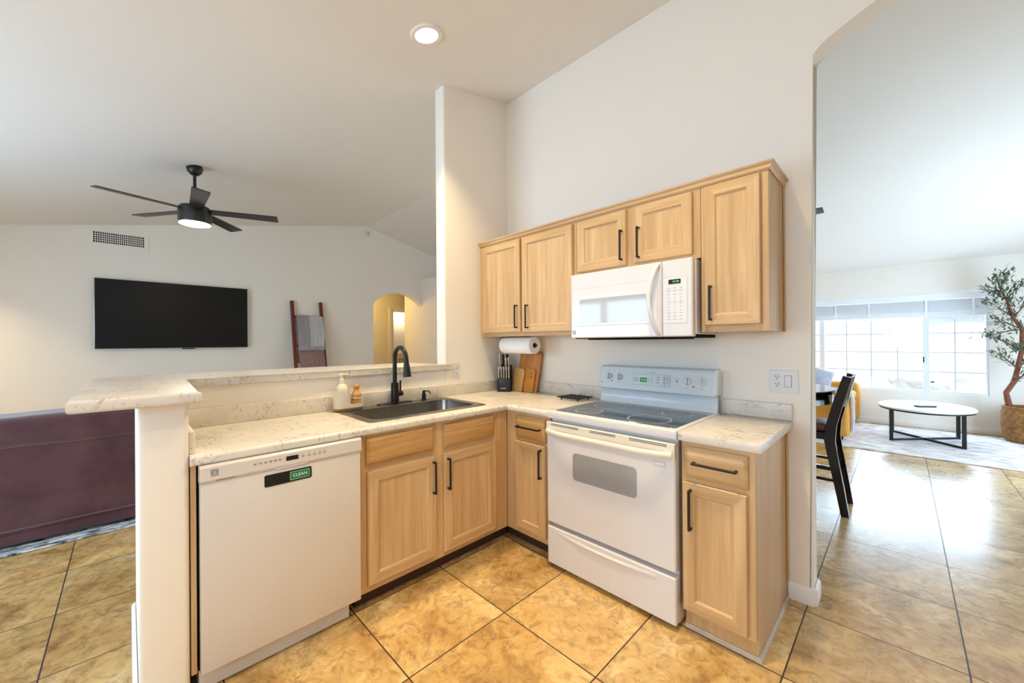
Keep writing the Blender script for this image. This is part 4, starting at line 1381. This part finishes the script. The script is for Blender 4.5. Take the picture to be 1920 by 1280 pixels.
# blanket ladder leaning on the wall
def lad(z): return -4.955 + 0.40 * (2.07 - z) / 2.07    # x of the ladder at height z
r = thing('blanket_ladder', 'dark red-brown wooden blanket ladder leaning on the living room wall', 'ladder', (-4.6, -0.15, 0))
for y0, y1 in ((-0.425, -0.37), (0.045, 0.10)):
    g = G(); g.bar((lad(0.003), y0 + 0.0 + 0.02, 0.003), (lad(2.07), y0 + 0.02, 2.07), 0.045, 0.05, (0, 1, 0)); obj('rail', g, M['ladderwood'], r, 0)
for z in (0.30, 0.72, 1.29, 1.80):
    g = G(); g.tube([(lad(z), -0.385, z), (lad(z), 0.045, z)], 0.014, 10); obj('rung', g, M['ladderwood'], r)


def drape(name, zr, y0, y1, front, back, mat, amp, label, fringe=None, split=None, outs=0.03):
    """cloth over the rung at height zr, hanging down in front and behind"""
    xr = lad(zr)
    prof = []
    nF = 18
    for k in range(nF + 1):
        z = zr - front + front * k / nF
        prof.append((max(xr + 0.027, lad(z) + outs), z, 1 - k / nF))
    for k in range(1, 6):
        a = pi * k / 6
        prof.append((xr + 0.026 * cos(a), zr + 0.024 * sin(a), 0))
    for k in range(7):
        prof.append((xr - 0.026 - 0.004 * k / 6, zr - back * k / 6, k / 6))
    nY = 36
    g = G()
    grid = []
    for i in range(nY + 1):
        s = i / nY
        y = y0 + (y1 - y0) * s
        row = []
        for x, z, f in prof:
            wv = amp * f * (sin(s * 19 + 1) + 0.6 * sin(s * 41 + z * 2)) + amp * 0.4 * noise.noise((s * 6, z * 5, 1))
            row.append(g.v((x + abs(wv) if x > xr else x, y + 0.010 * f * sin(z * 9), z)))
        grid.append(row)
    for i in range(nY):
        mi = 0
        if split is not None:
            mi = 0 if (y0 + (y1 - y0) * (i + 0.5) / nY) < split else 1
        for j in range(len(prof) - 1):
            g.face((grid[i][j], grid[i + 1][j], grid[i + 1][j + 1], grid[i][j + 1]), mi)
    r0 = bmesh.ops.solidify(g.bm, geom=list(g.bm.faces), thickness=0.004)
    o = tag(obj(name, g, mat, None, 60), label, 'throw')
    ORG[o.name] = o.location.copy()
    if fringe:
        g = G()
        for k in range(46):
            s = (k + 0.5) / 46
            y = y0 + (y1 - y0) * s
            x = lad(zr - front) + outs + 0.012 + random.uniform(0, 0.01)
            z = zr - front + 0.004
            g.tube([(x, y, z), (x + random.uniform(-0.004, 0.006), y + random.uniform(-0.006, 0.006), z - fringe * 0.5), (x + random.uniform(-0.003, 0.006), y + random.uniform(-0.012, 0.012), z - fringe)], 0.0035, 5, (1, 0, 0))
        obj('fringe', g, M['throw_fringe'], o)
    return o


drape('throw_blanket', 1.80, -0.365, 0.065, 0.52, 0.5, [M['throw_grey'], M['throw_light']], 0.010, 'two-tone grey fringed throw on the upper rung of the ladder', 0.07, -0.16, 0.062)
drape('throw_blanket', 1.29, -0.355, 0.055, 0.62, 0.30, [M['throw_brown']], 0.010, 'dusty brown throw on the ladder below the grey one')

# brown sofa seen from behind
r = thing('sofa', 'brown microfibre sofa with its back to the bar', 'sofa', (-2.0, -3.2, 0))
sx0, sx1, sy0, sy1 = -2.53, -1.585, -4.35, -2.05


def soft(g, a, b, bev, seg=5, amp=0.006, div=10):
    g2 = G(); g2.box(a, b, bev, seg)
    bmesh.ops.subdivide_edges(g2.bm, edges=[e for e in g2.bm.edges if e.calc_length() > 0.12], cuts=div, use_grid_fill=True)
    for v in g2.bm.verts:
        n_ = noise.noise_vector(v.co * 3.2)
        v.co += n_ * amp
    me = bpy.data.meshes.new('t'); g2.bm.to_mesh(me); g2.bm.free(); g.bm.from_mesh(me); bpy.data.meshes.remove(me)


g = G(); soft(g, (sx0 + 0.05, sy0, 0.03), (sx1 - 0.23, sy1, 0.40), 0.025); obj('base', g, M['sofa'], r, 60)
g = G(); soft(g, (sx1 - 0.22, sy0 + 0.01, 0.03), (sx1 - 0.002, sy1 - 0.01, 0.69), 0.02, 4, 0.009, 8); obj('backrest', g, M['sofa'], r, 60)
for k in range(2):
    y0 = sy0 + 0.02 + k * (sy1 - sy0 - 0.04) / 2
    g = G(); soft(g, (sx1 - 0.36, y0, 0.655), (sx1 + 0.028, y0 + (sy1 - sy0 - 0.04) / 2 - 0.003, 0.862), 0.055, 6, 0.010); obj('back_cushion', g, M['sofa'], r, 60)
    g = G(); soft(g, (sx0, y0 + 0.2, 0.36), (sx1 - 0.30, y0 + 0.9, 0.50), 0.05); obj('seat_cushion', g, M['sofa'], r, 60)
for y in (sy0 - 0.001, sy1 - 0.22):
    g = G(); soft(g, (sx0 + 0.02, y, 0.03), (sx1 - 0.05, y + 0.22, 0.62), 0.05); obj('armrest', g, M['sofa'], r, 60)
g = G(); g.bar((sx1 + 0.004, sy0 + 0.02, 0.125), (sx1 + 0.004, sy1 - 0.02, 0.125), 0.012, 0.012); obj('piping', g, M['sofa'], r)
g = G()
for x in (sx0 + 0.12, sx1 - 0.1):
    for y in (sy0 + 0.1, sy1 - 0.1):
        g.box((x - 0.03, y - 0.03, 0.014), (x + 0.03, y + 0.03, 0.032))
obj('feet', g, M['black'], r)
g = G(); g.box((-4.3, -4.2, 0.001), (-1.475, -0.4, 0.0125), 0.004, 1)
tag(obj('area_rug', g, M['rug_living']), 'shaggy grey and black rug under the brown sofa', 'rug')

# bathroom glimpsed through the hall
r = thing('vanity_light', 'bright bathroom light bar with round bulbs beyond the hall', 'wall light', (-8.48, 3.5, 2.07))
g = G(); g.box((-8.499, 3.08, 2.03), (-8.47, 4.0, 2.14), 0.004, 1); obj('bar', g, M['silver'], r)
for y in (3.20, 3.41, 3.60, 3.81):
    g = G(); bmesh.ops.create_uvsphere(g.bm, u_segments=18, v_segments=12, radius=0.055, matrix=Matrix.Translation((-8.415, y, 2.085))); obj('bulb', g, M['bulb'], r)
lamp('vanity_light_glow', (0.25, 0.0, 0.0), BATH_E, BATH_C, 0.12, r, 'POINT')
r = thing('bathroom_vanity', 'bathroom vanity with speckled stone top beyond the hall', 'vanity', (-8.2, 3.5, 0))
g = G(); g.box((-8.49, 2.6, 0), (-7.98, 4.3, 0.84), 0.004, 1); obj('cabinet_body', g, M['wood_v'], r)
g = G(); g.box((-8.49, 2.58, 0.841), (-7.95, 4.32, 0.885), 0.005, 1); g.box((-8.49, 2.58, 0.885), (-8.47, 4.32, 0.99)); obj('stone_top', g, M['granite'], r)
lamp('hall_light', (-5.95, 1.15, 2.45), HALL_E, HALL_C, 0.15, None, 'POINT')

# ------------------------------------------------------------------ dining room
r = thing('window_blind', 'white blind pulled up at the top of the dining window', 'blind', (2.13, 5.97, 1.65))
g = G(); g.box((WX0 + 0.005, 5.955, 1.90), (WX1 - 0.005, 5.968, 1.985), 0.003, 1); obj('valance', g, M['blind'], r)
g = G()
for k in range(22):
    z = 1.893 - 0.0078 * k
    g.box((WX0 + 0.01, 5.960, z - 0.0026), (WX1 - 0.01, 6.012, z + 0.0026), 0.001, 1)
obj('slats', g, M['blind'], r)
g = G(); g.box((WX0 + 0.008, 5.957, 1.655), (WX1 - 0.008, 6.014, 1.722), 0.004, 1); obj('bottom_rail', g, M['frame_white'], r)
g = G()
for x in (1.1, 1.72, 2.13, 2.75, 3.2):
    g.box((x - 0.012, 5.953, 1.655), (x + 0.012, 5.9565, 1.90))
obj('ladder_tapes', g, M['blind'], r, 0)

g = G(); g.box((0.3, 3.87, 0.001), (3.62, 5.78, 0.011), 0.003, 1)
tag(obj('area_rug', g, M['rug_dining']), 'large faded cream rug under the oval coffee table by the window', 'rug')

# oval coffee table
cx, cy = 2.70, 4.97
r = thing('coffee_table', 'oval white coffee table with black crossed metal base by the window', 'table', (cx, cy, 0.012))
def oval(a, b, z, n=56): return [(cx + a * cos(2 * pi * k / n), cy + b * sin(2 * pi * k / n), z) for k in range(n)]
g = G(); g.loft([oval(0.432, 0.555, 0.428), oval(0.445, 0.568, 0.434), oval(0.445, 0.568, 0.450), oval(0.440, 0.563, 0.454)]); obj('tabletop', g, M['tabletop'], r, 40)
g = G(); g.loft([oval(0.435, 0.558, 0.412), oval(0.438, 0.561, 0.4275)]); obj('rim_band', g, M['black'], r, 40)
lx, ly = 0.31, 0.34
for s, t in ((-1, -1), (-1, 1), (1, 1), (1, -1)):
    g = G(); g.box((cx + s * lx - 0.019, cy + t * ly - 0.012, 0.0115), (cx + s * lx + 0.019, cy + t * ly + 0.012, 0.4118), 0.002, 1); obj('leg', g, M['black_metal'], r)
for k, (s, t) in enumerate(((-1, -1), (-1, 1))):
    z = 0.024 + 0.0001 * k
    g = G(); g.bar((cx + s * lx, cy + t * ly, z), (cx - s * lx, cy - t * ly, z), 0.022, 0.022); obj('cross_brace', g, M['black_metal'], r)
r = thing('remote_control', 'small dark remote control lying on the oval coffee table', 'remote', (2.69, 4.86, 0.4545))
g = G(Matrix.Translation((2.70, 4.83, 0.4545)) @ Matrix.Rotation(radians(40), 4, 'Z')); g.box((-0.11, -0.035, 0), (0.11, 0.035, 0.02), 0.008, 2); obj('shell', g, M['black'], r)

# potted olive tree
bx, by = 3.60, 5.62
r = thing('potted_olive_tree', 'slender olive tree in a round wicker basket by the window', 'potted tree', (bx, by, 0.001))
g = G()
prof = [(0.165, 0.002), (0.185, 0.03), (0.205, 0.14), (0.212, 0.26), (0.206, 0.38), (0.196, 0.43), (0.203, 0.445), (0.188, 0.45), (0.182, 0.43), (0.19, 0.36)]
g.lathe(prof, (bx, by, 0), 40, cap1=False); obj('basket', g, M['basket'], r, 60, label='brown wicker basket')
g = G(); g.lathe([(0.189, 0.34), (0.188, 0.385), (0.1, 0.40)], (bx, by, 0), 30); obj('soil', g, M['bark'], r)
trunk = [(bx - 0.13, by - 0.02, 0.39), (bx - 0.155, by - 0.03, 0.54), (bx - 0.165, by - 0.03, 0.62), (bx - 0.10, by - 0.02, 0.76), (bx - 0.07, by - 0.01, 0.93), (bx - 0.035, by, 1.16), (bx - 0.03, by, 1.43), (bx - 0.10, by, 1.58), (bx - 0.15, by - 0.02, 1.80), (bx - 0.20, by - 0.02, 1.95), (bx - 0.24, by - 0.02, 2.12)]
g = G(); g.tube(trunk, 0.024, 10, (1, 0, 0), 0, [1.25, 1.2, 1.1, 1.05, 1.0, 0.92, 0.85, 0.7, 0.5, 0.3, 0.15])
br = [((3, 0.0), (0.16, -0.06, 0.16), 0.62), ((4, 0), (-0.20, -0.05, 0.22), 0.7), ((4, 0), (0.25, 0.05, 0.35), 0.7), ((5, 0), (-0.33, -0.10, 0.22), 0.7), ((5, 0), (0.22, -0.12, 0.42), 0.6), ((6, 0), (-0.22, 0.08, 0.12), 0.6), ((6, 0), (0.20, 0.06, 0.30), 0.6),
      ((7, 0), (-0.24, -0.05, 0.24), 0.5), ((7, 0), (0.18, -0.08, 0.28), 0.5), ((8, 0), (0.12, 0.05, 0.22), 0.4), ((8, 0), (-0.16, 0.06, 0.18), 0.4), ((9, 0), (0.05, -0.05, 0.2), 0.3), ((5, 0), (-0.10, -0.18, 0.05), 0.6), ((6, 0), (-0.32, -0.08, -0.10), 0.5)]
twigs = []
for (i, _), d_, sc2 in br:
    p = Vector(trunk[i]); d_ = Vector(d_)
    q1, q2 = p + d_ * 0.5 + Vector((0, 0, 0.02)), p + d_
    g.tube([p, q1, q2], 0.010, 6, (1, 0, 0), 0, [sc2 * 1.4, sc2, sc2 * 0.4])
    twigs.append((p, q1, q2))
obj('trunk', g, M['bark'], r, 60)
g = G()


def leaf(p, d, L_, w):
    d = d.normalized()
    s = d.cross(Vector((random.uniform(-.4, .4), random.uniform(-.4, .4), 1))).normalized()
    u = s.cross(d)
    pts = [p, p + d * L_ * 0.35 + s * w + u * w * 0.3, p + d * L_ * 0.75 + s * w * 0.7 + u * w * 0.2, p + d * L_, p + d * L_ * 0.75 - s * w * 0.7 + u * w * 0.2, p + d * L_ * 0.35 - s * w + u * w * 0.3]
    v_ = [g.v(q) for q in pts]
    g.face((v_[0], v_[1], v_[2], v_[3])); g.face((v_[0], v_[3], v_[4], v_[5]))


segs = [(a, b) for a, b, c in twigs] + [(b, c) for a, b, c in twigs] + [(b, c) for a, b, c in twigs] + [(Vector(a), Vector(b)) for a, b in zip(trunk[7:], trunk[8:])] * 2
for a, b in segs:
    n_ = 24
    for k in range(n_):
        p = a.lerp(b, random.random()) + Vector([random.gauss(0, 0.030) for _ in range(3)])
        d_ = (b - a).normalized() * 0.8 + Vector([random.uniform(-1, 1) for _ in range(3)])
        leaf(p, d_, random.uniform(0.05, 0.085), random.uniform(0.007, 0.011))
obj('foliage', g, M['leaf'], r, 0)
r.location.z += 0.0105

# counter-height chair and round table
def stool_chair():
    r = thing('counter_chair', 'dark espresso counter-height chair tucked under the round table', 'chair', (1.92, 1.556, 0))
    back = [(2.185, 0.001), (2.155, 0.2), (2.115, 0.44), (2.098, 0.56), (2.11, 0.68), (2.150, 0.85), (2.205, 1.05)]
    for y in (1.386, 1.726):
        g = G(); g.sweep([(x, y, z) for x, z in back], [(-0.020, -0.030), (0.020, -0.030), (0.020, 0.030), (-0.020, 0.030)], (1, 0, 0), 0, [0.8, 0.9, 1.0, 1.1, 1.05, 1.0, 0.9])
        obj('leg', g, M['espresso'], r, 50)
        g = G(); g.bar((1.695, y + (0.012 if y < 1.5 else -0.012), 0.001), (1.72, y + (0.012 if y < 1.5 else -0.012), 0.60), 0.036, 0.036, (0, 1, 0)); obj('leg', g, M['espresso'], r, 0)
    g = G()
    pts = [(2.150 + 0.028 * (1 - ((k - 5) / 5) ** 2), 1.400 + 0.312 * k / 10) for k in range(11)]
    A, B = [], []
    for x, y in pts:
        g_ = [(x - 0.004, y, 0.815), (x + 0.012, y, 0.815), (x + 0.062, y, 1.045), (x + 0.044, y, 1.045)]
        A.append(g_)
    g.loft(A); obj('backrest', g, M['espresso'], r, 40)
    g = G(); g.box((1.70, 1.395, 0.555), (2.09, 1.717, 0.615), 0.006, 1); obj('seat_frame', g, M['espresso'], r)
    g = G(); soft(g, (1.685, 1.388, 0.6155), (2.085, 1.724, 0.675), 0.025, 4, 0.002, 6); obj('seat_cushion', g, M['seatcushion'], r, 60)
    for z in (0.345, 0.252):
        for y in (1.398, 1.714):
            g = G(); g.bar((1.705, y, z), (2.14, y, z), 0.016, 0.020); obj('stretcher', g, M['espresso'], r, 0)
    g = G(); g.bar((2.115, 1.40, 0.46), (2.115, 1.712, 0.46), 0.018, 0.05); g.bar((2.140, 1.40, 0.275), (2.140, 1.712, 0.275), 0.018, 0.03); obj('stretcher', g, M['espresso'], r, 0)


stool_chair()
cx, cy = 1.50, 1.80
r = thing('dining_table', 'round dark counter-height table, its edge showing past the arch jamb', 'table', (cx, cy, 0.0))
g = G(); g.lathe([(0.585, 0.872), (0.60, 0.878), (0.60, 0.902), (0.594, 0.908)], (cx, cy, 0), 72); obj('tabletop', g, M['espresso'], r, 40)
g = G(); g.lathe([(0.582, 0.795), (0.582, 0.872)], (cx, cy, 0), 60); obj('apron', g, M['espresso'], r, 40)
g = G(); g.lathe([(0.28, 0.001), (0.28, 0.04), (0.10, 0.08), (0.075, 0.3), (0.09, 0.6), (0.16, 0.795)], (cx, cy, 0), 32); obj('pedestal', g, M['espresso'], r, 40)

# ochre sofa beyond the table
r = thing('sofa', 'ochre leather sofa behind the round table by the window', 'sofa', (1.5, 4.9, 0.012))
g = G(); soft(g, (1.05, 4.35, 0.06), (1.98, 5.75, 0.40), 0.04); obj('base', g, M['tan_leather'], r, 60)
g = G(); soft(g, (1.02, 4.33, 0.38), (1.27, 5.77, 0.80), 0.08); obj('backrest', g, M['tan_leather'], r, 60)
for y in (4.12, 5.71):
    g = G(); soft(g, (1.05, y, 0.06), (2.02, y + 0.24, 0.655), 0.07, 6, 0.012); obj('armrest', g, M['tan_leather'], r, 60)
g = G(); soft(g, (1.24, 4.37, 0.40), (1.99, 5.70, 0.53), 0.05); obj('seat_cushion', g, M['tan_leather'], r, 60)
g = G()
for x in (1.12, 1.92):
    for y in (4.25, 5.85):
        g.lathe([(0.022, 0.0115), (0.028, 0.065)], (x, y, 0), 12)
obj('feet', g, M['espresso'], r)
g = G(Matrix.Translation((1.66, 4.52, 0.765)) @ Matrix.Rotation(radians(35), 4, 'Z') @ Matrix.Rotation(radians(-18), 4, 'X') @ Matrix.Rotation(radians(20), 4, 'Y'))
n = 14
grid = {}
for sgn in (1, -1):
    for i in range(n + 1):
        for j in range(n + 1):
            a, b = i / n * 2 - 1, j / n * 2 - 1
            h = 0.085 * max(0, (1 - a ** 4)) ** 0.6 * max(0, (1 - b ** 4)) ** 0.6
            if sgn == -1 and (i in (0, n) or j in (0, n)):
                grid[sgn, i, j] = grid[1, i, j]
            else:
                q = 1 - 0.07 * (1 - abs(a)) * abs(b) - 0.07 * (1 - abs(b)) * abs(a)
                grid[sgn, i, j] = g.v((a * 0.17 * q, sgn * h * 0.85, b * 0.17 * q))
    for i in range(n):
        for j in range(n):
            g.face((grid[sgn, i, j], grid[sgn, i + 1, j], grid[sgn, i + 1, j + 1], grid[sgn, i, j + 1]))
tag(obj('throw_pillow', g, M['pillow'], None, 70), 'grey throw pillow on the arm end of the ochre sofa', 'pillow')
# white throw over the arm
g = G()
prof = [(2.04, 0.14), (2.045, 0.30), (2.043, 0.50), (2.035, 0.62), (1.99, 0.672), (1.90, 0.682), (1.80, 0.685)]
grid = []
for i in range(19):
    s = i / 18
    row = []
    for x, z in prof:
        row.append(g.v((x + 0.012 * sin(s * 17 + z * 3), 4.15 + 0.22 * s + 0.01 * sin(z * 8), z + 0.004 * sin(s * 23))))
    grid.append(row)
for i in range(18):
    for j in range(len(prof) - 1):
        g.face((grid[i][j], grid[i + 1][j], grid[i + 1][j + 1], grid[i][j + 1]))
bmesh.ops.solidify(g.bm, geom=list(g.bm.faces), thickness=0.006)
tag(obj('throw_blanket', g, M['throw_white'], None, 60), 'white throw hanging over the arm of the ochre sofa', 'throw')

# ------------------------------------------------------------------ outside the dining window
g = G(); g.box((-14, 6.16, -0.35), (22, 40, -0.3)); struct('ground', g, M['ground'], 0)


def hedge(label, x, y, z, rx, ry, rz):
    g = G()
    bmesh.ops.create_icosphere(g.bm, subdivisions=5, radius=1.0)
    for v in g.bm.verts:
        d_ = 1 + 0.06 * noise.noise(v.co * 4) + 0.05 * noise.noise(v.co * 14)
        v.co = Vector((x + v.co.x * rx * d_, y + v.co.y * ry * d_, z + max(v.co.z, -0.75) * rz * d_))
    tag(obj('bush', g, M['bush'], None, 60), label, 'bush')


hedge('big round clipped bush outside the dining window', 3.55, 11.6, 0.55, 1.35, 1.2, 1.15)
hedge('low spreading shrub outside, left of the round bush', 1.1, 9.4, -0.05, 1.1, 0.8, 0.42)
hedge('round bush outside at the left end of the dining window', -0.9, 13.4, 0.5, 1.4, 1.1, 1.0)
r = thing('house', 'pale house with gabled roof across the street outside the window', 'house', (4, 24, -0.3))
g = G(); g.box((-6, 22, -0.3), (12, 30, 2.6)); obj('house_wall', g, M['house'], r, 0)
g = G(); g.prism([(-6.6, 2.6), (12.6, 2.6), (9, 4.6), (-3, 4.6)], 21.4, 30.6, 'XZ'); g.prism([(3.0, 2.55), (10.4, 2.55), (6.7, 4.4)], 20.6, 24, 'XZ'); obj('roof', g, M['roof'], r, 0)
g = G(); g.box((4.4, 21.9, -0.28), (9.0, 22.02, 1.9)); obj('garage_door', g, M['frame_white'], r, 0)
